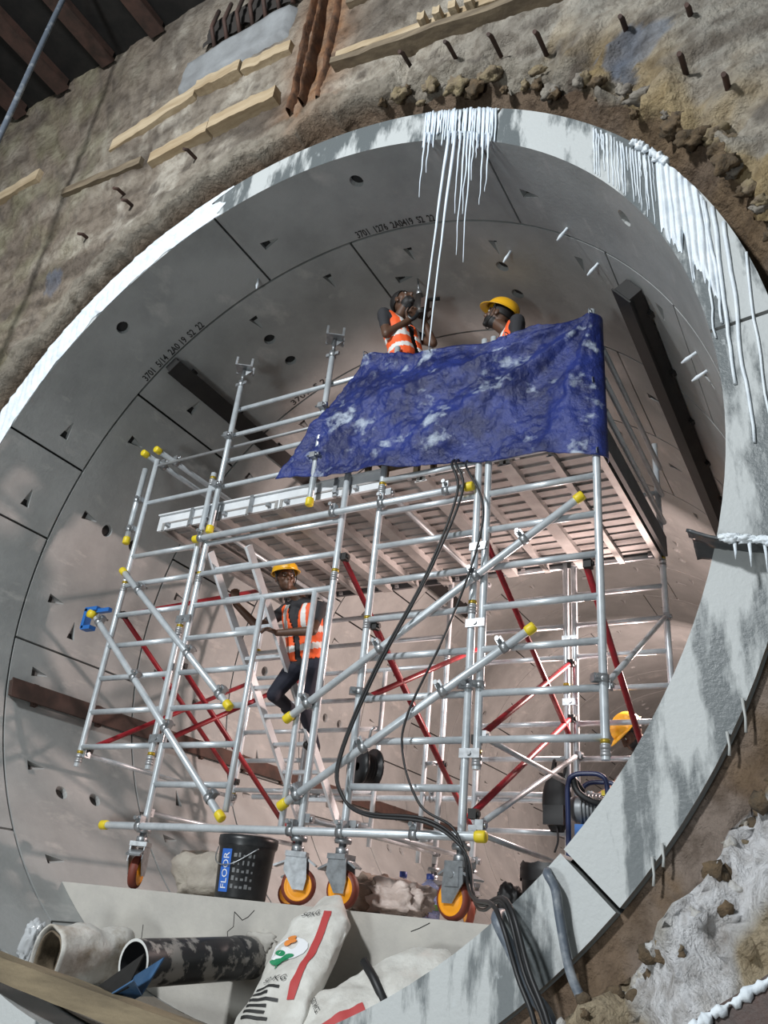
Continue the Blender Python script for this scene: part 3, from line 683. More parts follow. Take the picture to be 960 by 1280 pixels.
# ------------------------------------------------------------------ blue tarpaulin over the guard rails
def tarp():
    TLc, TRc, BRc, BLc = Vector((.09, 0, 1.93)), Vector((1.98, 0, 1.745)), Vector((2.0, 0, .56)), Vector((-.63, 0, .862))
    def fn(u, v):
        top = TLc.lerp(TRc, u); top.z += -.085*math.sin(PI*u)*(1-.4*u)+.02*math.sin(u*19)
        bot = BLc.lerp(BRc, u); bot.z += -.0*math.sin(PI*u)+.055*math.sin(PI*min(1, u*1.05))*(u > .3)*(u-.3)+.012*math.sin(u*23)
        p = top.lerp(bot, v)
        # slack between the ties: folds fan out of the top right corner
        du, dv = 1.02-u, v+.02; ang = math.atan2(dv*1.2, du*1.6)
        rad = math.hypot(du*1.9, dv*1.2)
        fold = .055*(abs(math.sin(ang*6.5+.5+.5*fbm((u*3, v*3, 4), 2)))*2-1)*min(1, rad*1.8)*math.exp(-rad*.35)
        sag = -.10*math.sin(PI*v)*math.sin(PI*min(1, max(0, (u-.05)/.8)))*.8
        wr = .030*fbm((p.x*4, p.z*4, 3), 5)+.022*abs(fbm((p.x*8, p.z*8, 8), 5))
        y = YF-.055+fold+sag-wr-.05*(1-u)*v
        p.x += .012*fbm((p.x*4, p.z*4, 20), 3)
        return (p.x, min(y, YF-.034), p.z)
    mb = MB(); mb.grid(fn, 150, 84)
    # return flap round the right standard
    def fn2(u, v):
        p = Vector(fn(1, v)); e = Vector((2.035, YF+.10, p.z+.01)); q = p.lerp(e, u); q.x += .03*math.sin(PI*u); return q
    mb.grid(fn2, 6, 84)
    o = mb.build('tarpaulin', TARP, None, (1.0, YF, .6), 'blue tarpaulin splashed with white grout, tied along the deck rails', 'tarpaulin', thick=.004)
    for (u, v) in ((.0, .0), (.33, 0), (.66, 0), (1, 0), (1, .5), (1, .98)):
        p = Vector(fn(u, v)); m = MB(); m.tube(smoothpts([p+Vector((0, -.01, -.02)), p+Vector((0, -.015, .02)), p+Vector((.01, .03, .03)), p+Vector((0, .06, 0))], 4), .004, 6); m.build('tie_cord', CORD, o)
tarp()

# ------------------------------------------------------------------ people
def capsule(mb, a, b, ra, rb):
    a, b = Vector(a), Vector(b); mb.tube([a, a.lerp(b, .5), b], [ra, (ra+rb)/2, rb], 12); mb.ell(a, (ra, ra, ra), n=12); mb.ell(b, (rb, rb, rb), n=12)
def remeshed(mb, voxel, smooth=4):
    me = mb.mesh('tmp', SKIN, merge=False); o = bpy.data.objects.new('tmp', me); COL.objects.link(o)
    r = o.modifiers.new('r', 'REMESH'); r.mode = 'VOXEL'; r.voxel_size = voxel; r.use_smooth_shade = True
    s = o.modifiers.new('s', 'SMOOTH'); s.factor = .5; s.iterations = smooth
    m2 = evald(o); bpy.data.objects.remove(o); return m2
class Fig:
    def __init__(s): s.p = []
    def cap(s, a, b, ra, rb, lab): s.p.append((Vector(a), Vector(b), ra, rb, lab))
    def label(s, q):
        best, bl = 1e9, 0
        for a, b, ra, rb, lab in s.p:
            d = b-a; L = d.length_squared; t = 0 if L == 0 else max(0, min(1, (q-a).dot(d)/L))
            v = (q-(a+d*t)).length-(ra+(rb-ra)*t)
            if v < best: best, bl = v, lab
        return bl
def hand(F, wrist, d, nrm, side, curl, lab):
    d = Vector(d).normalized(); nrm = Vector(nrm); nrm = (nrm-d*nrm.dot(d)).normalized(); s = d.cross(nrm)*side
    for k in range(4):
        o = s*((k-1.5)*.021); F.cap(wrist+o*.6+d*.012, wrist+o+d*.085, .014, .012, lab)
        L = (.062, .074, .070, .054)[k]; q = wrist+o*1.05+d*.088
        d1 = (d*math.cos(curl*.6)+nrm*math.sin(curl*.6)); q1 = q+d1*L*.5; d2 = d*math.cos(curl*1.5)+nrm*math.sin(curl*1.5); q2 = q1+d2*L*.5
        F.cap(q, q1, .0095, .009, lab); F.cap(q1, q2, .009, .008, lab)
    b = wrist+d*.025-s*.03; t1 = b+(d*.6-s*.6+nrm*.3).normalized()*.045; F.cap(b, t1, .013, .011, lab); F.cap(t1, t1+(d*.8+nrm*.55-s*.1).normalized()*.035, .0105, .009, lab)
def person(label, base, head, hf, hu, neck, pelvis, sh, el, wr, hipx, knee, ank, toe, helmet=True, beard=True, handd=None, vfront=None, sleeves='short', curl=1.0):
    """sh/el/wr/knee/ank/toe: (right, left) points; hf/hu: head forward and up"""
    V = Vector; head, neck, pelvis = V(head), V(neck), V(pelvis); hf = V(hf).normalized(); hu = V(hu); hu = (hu-hf*hu.dot(hf)).normalized(); hs = hf.cross(hu)
    t = empty('person', base, label, 'person')
    F = Fig(); SK, SH, TRO, BO, BE = 0, 1, 2, 3, 4
    chest = neck.lerp(pelvis, .30); waist = neck.lerp(pelvis, .68)
    sh = [V(q) for q in sh]; ax = (sh[1]-sh[0]).normalized()
    F.cap(neck+(head-neck)*.02, head-hu*.07-hf*.015, .055, .052, SK)
    for s in (-1, 1):
        F.cap(chest+ax*s*.075, waist+ax*s*.06, .105, .095, SH); F.cap(waist+ax*s*.06, pelvis+ax*s*.07, .095, .105, TRO if False else SH)
        F.cap(neck+(pelvis-neck)*.05, sh[(s+1)//2], .055, .062, SH)
        F.cap(chest+ax*s*.08, sh[(s+1)//2]+(pelvis-neck)*.06, .09, .065, SH)
    for i in (0, 1):
        e, w = V(el[i]), V(wr[i])
        half = sh[i].lerp(e, .62); F.cap(sh[i], half, .058, .050, SH); F.cap(half, e, .046, .041, SK if sleeves == 'short' else SH); F.cap(e, w, .041, .029, SK if sleeves == 'short' else SH)
        hd = V(handd[i]) if handd else (w-e)
        hand(F, w, hd, V((0, 0, -1)) if abs(hd.normalized().z) < .8 else hf, 1 if i == 0 else -1, curl, SK)
        hp = pelvis+ax*(-.09 if i == 0 else .09)-V((0, 0, .05)); k, a = V(knee[i]), V(ank[i])
        F.cap(hp, k, .095, .065, TRO); F.cap(k, a, .064, .045, TRO); to = V(toe[i]); F.cap(a-V((0, 0, .035)), to, .042, .036, BO); F.cap(a, a-V((0, 0, .04)), .046, .045, BO)
    mb = MB()
    for a, b, ra, rb, lab in F.p: capsule(mb, a, b, ra, rb)
    A = (hf, hs, hu)
    def H(f, s, u): return head+hf*f+hs*s+hu*u
    mb.ell(H(-.01, 0, .025), (.098, .078, .098), A); mb.ell(H(.025, 0, -.055), (.072, .060, .070), A); mb.ell(H(.07, 0, -.105), (.026, .03, .022), A)
    mb.ell(H(.082, 0, .028), (.02, .05, .014), A)
    capsule(mb, H(.088, 0, .012), H(.112, 0, -.03), .011, .017)
    for s in (-1, 1):
        mb.ell(H(-.005, s*.081, -.012), (.022, .010, .034), A); mb.ell(H(.066, s*.036, -.028), (.026, .022, .022), A)
    mb.tube([H(.088, -.022, -.064), H(.098, 0, -.062), H(.088, .022, -.064)], .009, 8); mb.tube([H(.086, -.02, -.077), H(.095, 0, -.078), H(.086, .02, -.077)], .0095, 8)
    me = remeshed(mb, .0085, 3)
    for m in (SKIN, SHIRT, TROU, BOOT, HAIRM): me.materials.append(m) if m.name not in [x.name for x in me.materials if x] else None
    names = [x.name for x in me.materials]; idx = [names.index(m.name) for m in (SKIN, SHIRT, TROU, BOOT, HAIRM)]
    for p in me.polygons:
        c = p.center; q = c-head
        if q.length < .16 and (c-neck).length > .06:
            f_, s_, u_ = q.dot(hf), q.dot(hs), q.dot(hu)
            lab = SK
            if u_ > -.135 and (beard and u_ < -.048 and f_ > -.01 and not (f_ > .085 and abs(s_) < .02 and u_ > -.084)): lab = BE
        else: lab = F.label(c)
        p.material_index = idx[lab]
    b = inst('body', me, Matrix.Identity(4), t)
    # eyes, brows
    for s in (-1, 1):
        m = MB(); m.ell(H(.083, s*.032, .003), (.008, .013, .008), A, 10); e = m.build('eye', EYEM, t)
        m = MB(); m.ell(H(.090, s*.032, .003), (.003, .006, .006), A, 8); m.build('pupil', HAIRM, e)
        m = MB(); m.tube([H(.094, s*.015, .022), H(.092, s*.035, .028), H(.078, s*.055, .022)], .005, 6); m.build('eyebrow', HAIRM, t)
    # hair: cap over crown and back
    m = MB()
    def fh(u, v):
        az = 2*PI*u; front = math.cos(az); lim = .62*PI-.26*PI*max(0, front)
        p_ = v*lim; k = 1.06+.03*fbm((math.cos(az)*4, math.sin(az)*4, v*5), 2)
        return H(-.01+.098*k*math.sin(p_)*math.cos(az), .078*k*math.sin(p_)*math.sin(az), .025+.098*k*math.cos(p_))
    m.grid(fh, 28, 12); m.build('hair', HAIRM, t, thick=.006)
    if helmet:
        hc = H(-.005, 0, .055); m = MB()
        def fd(u, v):
            az = 2*PI*u; p_ = v*PI/2; rg = .010*math.exp(-(math.sin(az)*math.sin(p_)/.16)**2)
            return hc+hf*((.138+rg)*math.sin(p_)*math.cos(az))+hs*(.112*math.sin(p_)*math.sin(az))+hu*((.112+rg)*math.cos(p_))
        m.grid(fd, 36, 12)
        def fbz(u, v):
            az = 2*PI*u; ex = .014+.048*max(0, math.cos(az))**1.5; k = v*ex
            return hc+hf*((.138+k)*math.cos(az))+hs*((.112+k*.7)*math.sin(az))-hu*(.012*v+.012*v*max(0, math.cos(az)))
        m.grid(fbz, 36, 3); ho = m.build('hard_hat', HELM, t, thick=.005)
        for s in (-1, 1): m = MB(); m.tube(smoothpts([H(.03, s*.10, .05), H(.035, s*.085, -.04), H(.05, s*.05, -.11), H(.045, 0, -.14)], 4), .004, 6); m.build('chin_strap', BLACKR, ho)
    # vest: a slightly larger shell over the torso, open at neck and arms
    vm = MB()
    for s in (-1, 1):
        capsule(vm, chest+ax*s*.075, waist+ax*s*.06, .122, .115); capsule(vm, waist+ax*s*.06, pelvis.lerp(waist, .25)+ax*s*.065, .115, .122)
        capsule(vm, chest+ax*s*.085+(neck-chest)*.2, neck.lerp(sh[(s+1)//2], .74)+(pelvis-neck)*.06, .105, .078)
    vme = remeshed(vm, .012, 3); bm = bmesh.new(); bm.from_mesh(vme)
    upv = (neck-pelvis).normalized(); fr = V(vfront) if vfront else hf; fr = (fr-upv*fr.dot(upv)); fr = (fr-ax*fr.dot(ax)).normalized(); Lt = (neck-pelvis).length
    kill = []
    for v in bm.verts:
        h = (v.co-pelvis).dot(upv)/Lt; side = (v.co-pelvis.lerp(neck, h)).dot(ax); fo = (v.co-pelvis.lerp(neck, h)).dot(fr)
        if h < -.02 or (h > .93 and abs(side) < .06) or (fo > .03 and abs(side) < .025+.05*max(0, h-.55)*2.4): kill.append(v)
    bmesh.ops.delete(bm, geom=kill, context='VERTS'); bm.to_mesh(vme); bm.free()
    vme.materials.clear(); vme.materials.append(VEST); vme.materials.append(REFL)
    for p in vme.polygons:
        h = (p.center-pelvis).dot(upv)/Lt; side = (p.center-pelvis.lerp(neck, h)).dot(ax)
        p.material_index = 1 if (.14 < h < .24 or .40 < h < .50 or (h > .50 and .075 < abs(side) < .12)) else 0; p.use_smooth = True
    vo = inst('vest', vme, Matrix.Identity(4), t); md = vo.modifiers.new('th', 'SOLIDIFY'); md.thickness = .006
    return t
STEP = 1.075
person('worker with bare head drilling the crown above the tarpaulin', (.36, 1.40, STEP), (.25, 1.39, 2.655), (.75, -.25, .55), (-.45, 0, .9), (.215, 1.40, 2.46), (.36, 1.42, 1.95),
       ((.17, 1.235, 2.42), (.26, 1.56, 2.42)), ((.245, 1.20, 2.15), (.50, 1.56, 2.24)), ((.385, 1.305, 2.33), (.46, 1.45, 2.40)), 0,
       ((.45, 1.34, 1.52), (.42, 1.50, 1.50)), ((.33, 1.34, STEP+.09), (.32, 1.50, STEP+.09)), ((.47, 1.33, STEP+.036), (.46, 1.51, STEP+.036)), False, True,
       ((.15, .15, .75), (.1, -.3, .8)), (1, 0, 0))
DT = DZ+.082
person('worker in yellow hard hat looking up behind the tarpaulin', (1.2, 1.5, DT), (1.135, 1.50, 2.275), (-.85, -.22, .45), (.4, 0, .9), (1.22, 1.51, 2.08), (1.24, 1.53, 1.58),
       ((1.09, 1.63, 2.05), (1.35, 1.38, 2.05)), ((1.00, 1.67, 1.78), (1.37, 1.31, 1.77)), ((.90, 1.50, 1.66), (1.20, 1.30, 1.63)), 0,
       ((1.12, 1.58, 1.17), (1.22, 1.42, 1.17)), ((1.20, 1.63, DT+.09), (1.32, 1.46, DT+.09)), ((1.10, 1.55, DT+.036), (1.22, 1.37, DT+.036)), True, True, None, (-.7, -.7, 0))
person('worker in yellow hard hat and orange vest climbing inside the left tower', (-.95, 2.3, -.75), (-.985, 1.90, .345), (.72, -.55, -.05), (-.28, .0, .95), (-.83, 1.96, .15), (-.79, 2.12, -.34),
       ((-1.01, 2.0, .08), (-.63, 1.98, .06)), ((-1.15, 1.86, -.12), (-.56, 1.84, -.20)), ((-1.28, 1.66, .04), (-.86, 1.76, -.22)), 0,
       ((-1.0, 2.02, -.66), (-.84, 2.24, -.72)), ((-1.06, 2.40, -.70), (-.95, 2.64, -.955)), ((-1.06, 2.27, -.715), (-.95, 2.51, -.97)), True, False, ((-.1, -.2, .7), (-.3, -.3, .1)), (0, -1, 0))
person('worker in yellow hard hat bending beside the pump at the right', (1.55, 3.45, BZ), (1.61, 3.34, -.735), (-.55, -.45, -.7), (-.35, -.2, .9), (1.66, 3.42, -.92), (1.60, 3.56, -1.38),
       ((1.55, 3.58, -.97), (1.72, 3.29, -.97)), ((1.42, 3.45, -1.15), (1.66, 3.17, -1.18)), ((1.30, 3.28, -1.26), (1.55, 3.02, -1.27)), 0,
       ((1.50, 3.56, -1.80), (1.64, 3.40, -1.80)), ((1.47, 3.66, BZ+.09), (1.60, 3.48, BZ+.09)), ((1.38, 3.58, BZ+.036), (1.51, 3.39, BZ+.036)), True, True, None, (-.6, -.6, 0))
m = MB(); m.box((.38, 1.43, STEP-.02), (.52, .34, .04)); 
st_ = m.build('step_stool', WOOD, None, (.38, 1.43, DT), 'timber step stool under the drilling worker on the deck', 'stool')
for x in (.16, .60):
    for y in (1.30, 1.56):
        m = MB(); m.box((x, y, (STEP-.04+DT)/2), (.04, .04, STEP-.04-DT)); m.build('leg', WOOD, st_)
# hammer drill
t = empty('hammer_drill', (.43, 1.37, 2.5), 'dark hammer drill held up against the crown by the bareheaded worker', 'drill')
a, b = Vector((.475, 1.36, 2.40)), Vector((.385, 1.385, 2.885)); d = (b-a).normalized()
m = MB(); m.tube([a, a+d*.05, a+d*.16, a+d*.19, a+d*.26], [.040, .058, .055, .040, .034], 14); m.build('motor_housing', COPPER, t)
m = MB(); m.tube([a+d*.26, a+d*.30, a+d*.33], [.028, .028, .018], 12); m.build('chuck', GALV, t)
m = MB(); m.tube([a+d*.33, b], .009, 8); m.build('drill_bit', GALV, t)
m = MB(); m.tube(smoothpts([a+d*.03+Vector((.0, -.02, 0)), a+Vector((-.06, -.05, -.06)), a+Vector((-.11, -.07, .02)), a+d*.12+Vector((-.075, -.05, 0))], 5), .019, 10); m.build('grip', BLACKP, t)
m = MB(); m.tube([a+d*.22, a+d*.22+Vector((.05, .04, .0)), a+d*.22+Vector((.15, .09, .02))], [.02, .016, .018], 10); m.build('side_handle', BLACKP, t)
m = MB(); m.box(a+d*.10+Vector((.055, -.02, 0)), (.05, .07, .11)); m.build('gear_case', RUSTD, t)

# ------------------------------------------------------------------ hoses and cables
def hose(pts, r, m, name, label, cat='hose', k=7, group=None):
    mb = MB(); P = smoothpts(pts, k); mb.tube(P, r, 8); return mb.build(name, m, None, P[0], label, cat, group)
YH = YT-.05
hose([(.97, 1.30, .80), (.99, YH, .66), (1.045, YH, .40), (.85, YH, -.18), (.52, YH, -.82), (.33, YH, -1.36), (.37, YH, -1.58), (.56, YH-.01, -1.69), (.97, YH-.01, -1.715), (1.20, YH, -1.84), (1.33, .95, -2.06), (1.55, .55, -2.13), (1.90, -.06, -2.175), (2.03, -.16, -2.38), (2.14, -.22, -2.62), (2.2, -.3, -3.3)], .0095, BLACKR, 'air_hose', 'left of two black hoses looping down the front of the scaffold')
hose([(1.0, 1.32, .80), (1.02, YH, .66), (1.085, YH, .41), (.89, YH-.03, -.18), (.56, YH-.03, -.83), (.36, YH-.03, -1.38), (.41, YH-.02, -1.61), (.60, YH-.04, -1.71), (1.0, YH-.04, -1.74), (1.24, YH-.03, -1.88), (1.37, .92, -2.09), (1.60, .50, -2.15), (1.945, -.06, -2.145), (2.075, -.17, -2.36), (2.20, -.24, -2.62), (2.28, -.3, -3.3)], .0095, BLACKR, 'air_hose', 'right of two black hoses looping down the front of the scaffold')
hose([(1.06, 1.30, .78), (1.10, YH, .62), (1.24, YH, .30), (1.21, YH, -.05), (1.03, YH, -.59), (.80, YH, -1.10), (.79, YH, -1.36), (.93, YH, -1.64), (1.15, YH, -1.76), (1.28, 1.05, -1.97), (1.40, .88, -2.13), (1.62, .48, -2.17), (1.93, -.05, -2.155), (2.05, -.15, -2.37), (2.17, -.20, -2.62), (2.24, -.28, -3.3)], .008, BLACKR, 'power_cable', 'thin black cable hanging in a loop below the deck', 'cable')
hose([(2.05, .25, -2.02), (2.09, -.02, -2.035), (2.13, -.05, -2.09), (2.15, -.05, -2.20), (2.19, -.06, -2.36), (2.28, -.10, -2.52), (2.36, -.30, -2.75), (2.4, -.4, -3.3)], .018, CORD, 'grey_hose', 'grey hose hooked over the lower right ring edge')
hose([(1.86, .3, -2.20), (1.90, -.04, -2.20), (1.97, -.08, -2.30), (2.06, -.10, -2.43), (2.16, -.14, -2.58), (2.2, -.25, -3.2)], .024, CORD, 'grey_hose', 'thicker taped grey cable bundle over the bottom ring edge')
hose([(-2.66, -1.0, 8.5), (-2.77, -1.0, 5.85), (-2.73, -1.0, 3.6), (-2.72, -1.0, 1.0), (-2.7, -1.0, -3.88)], .028, CORD, 'hanging_cable', 'thick grey cable hanging down at the upper left corner', 'cable')

# ------------------------------------------------------------------ things standing on the bench
# black pail
t = empty('plastic_pail', (-.42, 1.29, BZ), 'black plastic pail with a blue label at the bench edge', 'pail'); c = Vector((-.42, 1.285, BZ))
m = MB(); m.lathe([(0, .004), (.160, .0), (.164, .01), (.183, .30), (.19, .31), (.19, .325), (.186, .33), (.186, .345)], c, n=36); m.build('pail_body', BLACKP, t)
m = MB(); m.lathe([(.194, .315), (.197, .345), (.195, .372), (.18, .376), (.0, .37)], c, n=36); m.build('lid', BLACKP, t)
def pailpt(az, h, off=.002):
    r = .164+(.183-.164)*(h-.01)/.29+off; a_ = math.radians(az); return c+Vector((r*math.sin(a_), -r*math.cos(a_), h))
fz = 32  # azimuth the label faces
m = MB(); m.grid(lambda u, v: pailpt(-20+u*27, .035+v*.25), 6, 4); lb_ = m.build('blue_label', INKBLU, t)
vs, fs = textmesh('FLOOR', 1.0); w_ = max(v.x for v in vs); m = MB()
m.add([pailpt(2.5-v.y*22, .05+v.x/w_*.215, .0045) for v in vs], fs); m.build('label_lettering', INKWHT, lb_, merge=False)
rr_ = random.Random(5)
for col in range(5):
    m = MB()
    for row in range(5):
        az = 13+col*10; h = .06+row*.045
        wd, hh = rr_.uniform(3, 7), rr_.uniform(.012, .028)
        m.add([pailpt(az, h), pailpt(az+wd, h), pailpt(az+wd, h+hh), pailpt(az, h+hh)], [(0, 1, 2, 3)])
    o = m.build('printed_marks', mat('faded_print', (.16, .165, .17), .6), t); o['kind'] = 'stuff'
m = MB(); m.tube(smoothpts([pailpt(-62, .30, .012), pailpt(-50, .24, .02), pailpt(-30, .20, .016), pailpt(-5, .19, .014), pailpt(20, .21, .014), pailpt(60, .30, .012)], 5), .004, 6); m.build('bail_handle', GALV, t)
# sacks and plastic on the bench
def lump(name, c, rad, m_, label, cat, seed, amp=.22, fq=3, rot=0, sq=.75, sub=4, group=None):
    bm = bmesh.new(); bmesh.ops.create_icosphere(bm, subdivisions=sub, radius=1); R = rotm('Z', rot)
    for v in bm.verts:
        q = v.co.copy(); k = 1+amp*fbm(q*fq*.5+Vector((seed, 1, 2)), 4)+amp*.35*fbm(q*fq*2+Vector((2, seed, 1)), 3)
        q = Vector([math.copysign(abs(x)**sq, x) for x in q])*k; q = Vector((q.x*rad[0], q.y*rad[1], q.z*rad[2])); q = R @ q
        q.z = max(q.z, -rad[2]*.82); v.co = q
    me = bpy.data.meshes.new(name); bm.to_mesh(me); bm.free(); me.materials.append(m_)
    for p in me.polygons: p.use_smooth = True
    c = Vector(c)+Vector((0, 0, rad[2]*.82)); return inst(name, me, Matrix.Translation(c), None, label, cat, group)
lump('woven_sack', (-.82, 1.42, BZ), (.27, .16, .16), SACKB, 'beige filled sack slumped behind the black pail', 'sack', 3, .25)
lump('woven_sack', (-.66, 1.55, BZ), (.18, .14, .21), SACKB, 'upright beige sack leaning behind the black pail', 'sack', 9, .25)
lump('paper_bag', (.35, 1.62, BZ), (.14, .12, .12), mat('brown_paper', (.30, .22, .17), .8, 0, (.2, .15, .12), 8, bump=.4), 'crumpled brown bag behind the front casters', 'bag', 5, .35, 4)
lump('plastic_sheet', (.60, 1.56, BZ), (.20, .10, .11), PINKS, 'crumpled pale plastic sheet lying beside the water bottles', 'sheet', 12, .5, 5)
def bottle(x, y, label):
    t = empty('water_bottle', (x, y, BZ), label, 'bottle'); c = (x, y, BZ)
    m = MB(); m.lathe([(0, .004), (.07, 0), (.078, .01), (.078, .05), (.074, .055), (.074, .095), (.078, .10), (.078, .165), (.070, .19), (.045, .215), (.024, .228), (.022, .25)], c, n=24); m.build('bottle_body', BOTTLE, t)
    m = MB(); m.lathe([(.025, .238), (.026, .272), (.0, .274)], c, n=16); m.build('cap', CAPB, t)
    m = MB(); m.lathe([(.0755, .058), (.0755, .092)], c, n=24); m.build('label_band', GREENL, t)
bottle(.425, 1.9, 'left of two clear blue water bottles on the bench'); bottle(.60, 1.95, 'right of two clear blue water bottles beside the front caster')
t = empty('rubbish_bin', (1.43, 1.98, BZ), 'black bin lined with a bag, cyan label, behind ring edge', 'bin'); c = Vector((1.43, 1.98, BZ))
m = MB(); m.lathe([(0, 0), (.17, 0), (.175, .01), (.195, .30), (.20, .31)], c, n=28); m.build('bin_body', BLACKP, t)
m = MB(); m.grid(lambda u, v: c+Vector(((.205+.012*fbm((math.cos(u*2*PI)*4, math.sin(u*2*PI)*4, v*3), 3)-.03*max(0, v-.6))*math.cos(u*2*PI), (.205-.03*max(0, v-.6))*math.sin(u*2*PI), .27+.10*v+.02*fbm((math.cos(u*2*PI)*3, math.sin(u*2*PI)*3, 2), 3))), 40, 8); m.build('bin_bag', BLACKR, t)
m = MB(); m.grid(lambda u, v: c+Vector((.192*math.sin(-.1+u*.9), -.192*math.cos(-.1+u*.9), .12+v*.14)), 6, 2); m.build('label', CYAN, t)
lump('black_bag', (1.12, 2.06, BZ), (.08, .08, .14), BLACKR, 'small black bag leaning against the rubbish bin', 'bag', 21, .25)
# backpack hung on the back frame
t = empty('backpack', (1.10, 3.06, -1.55), 'black backpack hanging from the back frame of right tower', 'backpack')
m = MB(); m.grid(lambda u, v: Vector((1.10, 3.03, -1.53))+Vector((.11*math.copysign(abs(math.cos(u*2*PI))**.6, math.cos(u*2*PI))*math.sin(PI*min(.97, max(.03, v)))**.35, .075*math.copysign(abs(math.sin(u*2*PI))**.6, math.sin(u*2*PI))*math.sin(PI*min(.97, max(.03, v)))**.35, .43*v)), 24, 16); m.build('bag_body', BLACKR, t)
m = MB(); m.box((1.10, 2.95, -1.42), (.16, .03, .14)); m.build('front_pocket', BLACKR, t)
for x in (1.05, 1.15): m = MB(); m.tube(smoothpts([(x, 3.05, -1.12), (x, 3.11, -.99), (x, 3.16, -1.0), (x, 3.13, -1.15)], 4), .012, 6); m.build('strap', BLACKR, t)
m = MB(); m.tube(smoothpts([(1.12, 2.97, -1.50), (1.13, 2.96, -1.60), (1.10, 2.97, -1.68)], 4), .008, 6); m.build('loose_strap', BLACKR, t)
# grout pump on a blue tube frame
t = empty('grout_pump', (1.66, 2.05, BZ), 'grout pump with navy tube frame standing behind the ring edge', 'pump')
for y in (1.97, 2.27):
    m = MB(); m.tube(smoothpts([(1.53, y, BZ+.02), (1.53, y, -1.6), (1.53, y, -1.37), (1.57, y, -1.31), (1.66, y, -1.30), (1.74, y, -1.31), (1.78, y, -1.37), (1.78, y, -1.6), (1.78, y, BZ+.02)], 5), .016, 10); m.build('frame_tube', NAVY, t)
for z in (-2.12, -1.75):
    for x in (1.53, 1.78): m = MB(); m.tube([(x, 1.97, z), (x, 2.27, z)], .013, 8); m.build('cross_tube', NAVY, t)
m = MB(); m.lathe([(0, -.16), (.07, -.16), (.085, -.13), (.085, .10), (.06, .13), (0, .13)], (1.67, 2.12, -1.50), (1, .2, 0), 20); mo = m.build('motor', MACH, t)
for i in range(8): m = MB(); m.lathe([(.086, -.005), (.095, -.005), (.095, .005), (.086, .005)], (1.58+i*.022, 2.10+i*.004, -1.50), (1, .2, 0), 20); m.build('cooling_fin', MACH, mo)
m = MB(); m.box((1.66, 2.12, -1.68), (.20, .24, .16)); m.build('pump_body', BLUEPL, t)
m = MB(); m.tube(smoothpts([(1.60, 2.05, -1.40), (1.56, 2.0, -1.33), (1.60, 1.98, -1.42), (1.72, 2.02, -1.47), (1.78, 2.1, -1.38)], 6), .022, 8); m.build('suction_hose', BLACKR, t)
m = MB(); m.box((1.76, 2.02, -1.41), (.05, .04, .03)); m.build('yellow_switch', YEL, t)
# black drum with hose ends hanging in the left tower
t = empty('hose_drum', (.0, 2.0, -1.35), 'black hose drum hung on the tower between the ladders', 'drum')
m = MB(); m.lathe([(.03, -.07), (.15, -.07), (.15, -.055), (.09, -.05), (.09, .05), (.15, .055), (.15, .07), (.03, .07)], (-.02, 2.0, -1.26), (.5, 1, 0), 24); m.build('spool', BLACKP, t)
for i in range(4): m = MB(); m.lathe([(.088, -.014), (.105, 0), (.088, .014)], Vector((-.02, 2.0, -1.26))+Vector((.447, .894, 0))*(-.036+i*.024), (.5, 1, 0), 22); m.build('hose_coil', BLACKR, t)
m = MB(); m.tube([(-.02, 2.0, -1.11), (.0, 2.0, -.98), (.03, 2.0, -.96)], .01, 8); m.build('hanger', GALV, t)
# blue bracket with a yellow insert at the far left standard
t = empty('blue_clamp', (-2.44, 1.2, -.16), 'blue plastic clamp with yellow insert at far left standard', 'clamp')
m = MB(); m.box((-2.50, 1.2, -.06), (.15, .07, .035)); m.box((-2.51, 1.2, -.23), (.11, .07, .035)); m.box((-2.56, 1.2, -.145), (.035, .07, .18)); m.box((-2.36, 1.2, -.08), (.15, .04, .035)); m.build('clamp_body', BLUEPL, t)
m = MB(); m.lathe([(0, 0), (.035, 0), (.035, .07), (0, .07)], (-2.46, 1.13, -.12), (0, 1, 0), 14); m.build('insert', YEL, t)

# ------------------------------------------------------------------ debris in front of the bench
def sackpillow(name, a, b, nrm, w, thk, m_, label, seed, neckk=True):
    a, b = Vector(a), Vector(b); d = (b-a); L = d.length; d.normalize(); nrm = Vector(nrm); nrm = (nrm-d*nrm.dot(d)).normalized(); s = d.cross(nrm)
    t = empty(name, b, label, 'sack')
    def surf(u, v, off=0):   # u around, v along from the gathered top to the bottom
        az = 2*PI*u; prof = min(1, .30+.95*(v/.30)) if neckk and v < .30 else 1.0; prof = prof if v < .96 else prof*.93
        tk = thk*(math.sin(PI*min(1, .06+v*.93))**.55)*(.75+.25*prof)
        cx = math.cos(az); sx = math.copysign(abs(math.sin(az))**.75, math.sin(az))
        p = a+d*(L*v)+s*(cx*w*.5*prof)+nrm*(sx*(tk*.5))
        n_ = .024*fbm((p.x*6+seed, p.y*6, p.z*6), 2)+.004*fbm((p.x*17, p.y*17+seed, p.z*17), 2)
        return p+nrm*(n_+off)*(1 if sx >= 0 else -1)+s*n_*.5
    m = MB(); m.grid(surf, 110, 110); m.build('sack_body', m_, t)
    return t, surf
t, sf = sackpillow('cement_sack', (.475, 1.0, -2.165), (.545, .42, -2.81), (-.1, -.8, .5), .40, .15, SACK, 'white printed cement sack leaning on the bench front', 2)
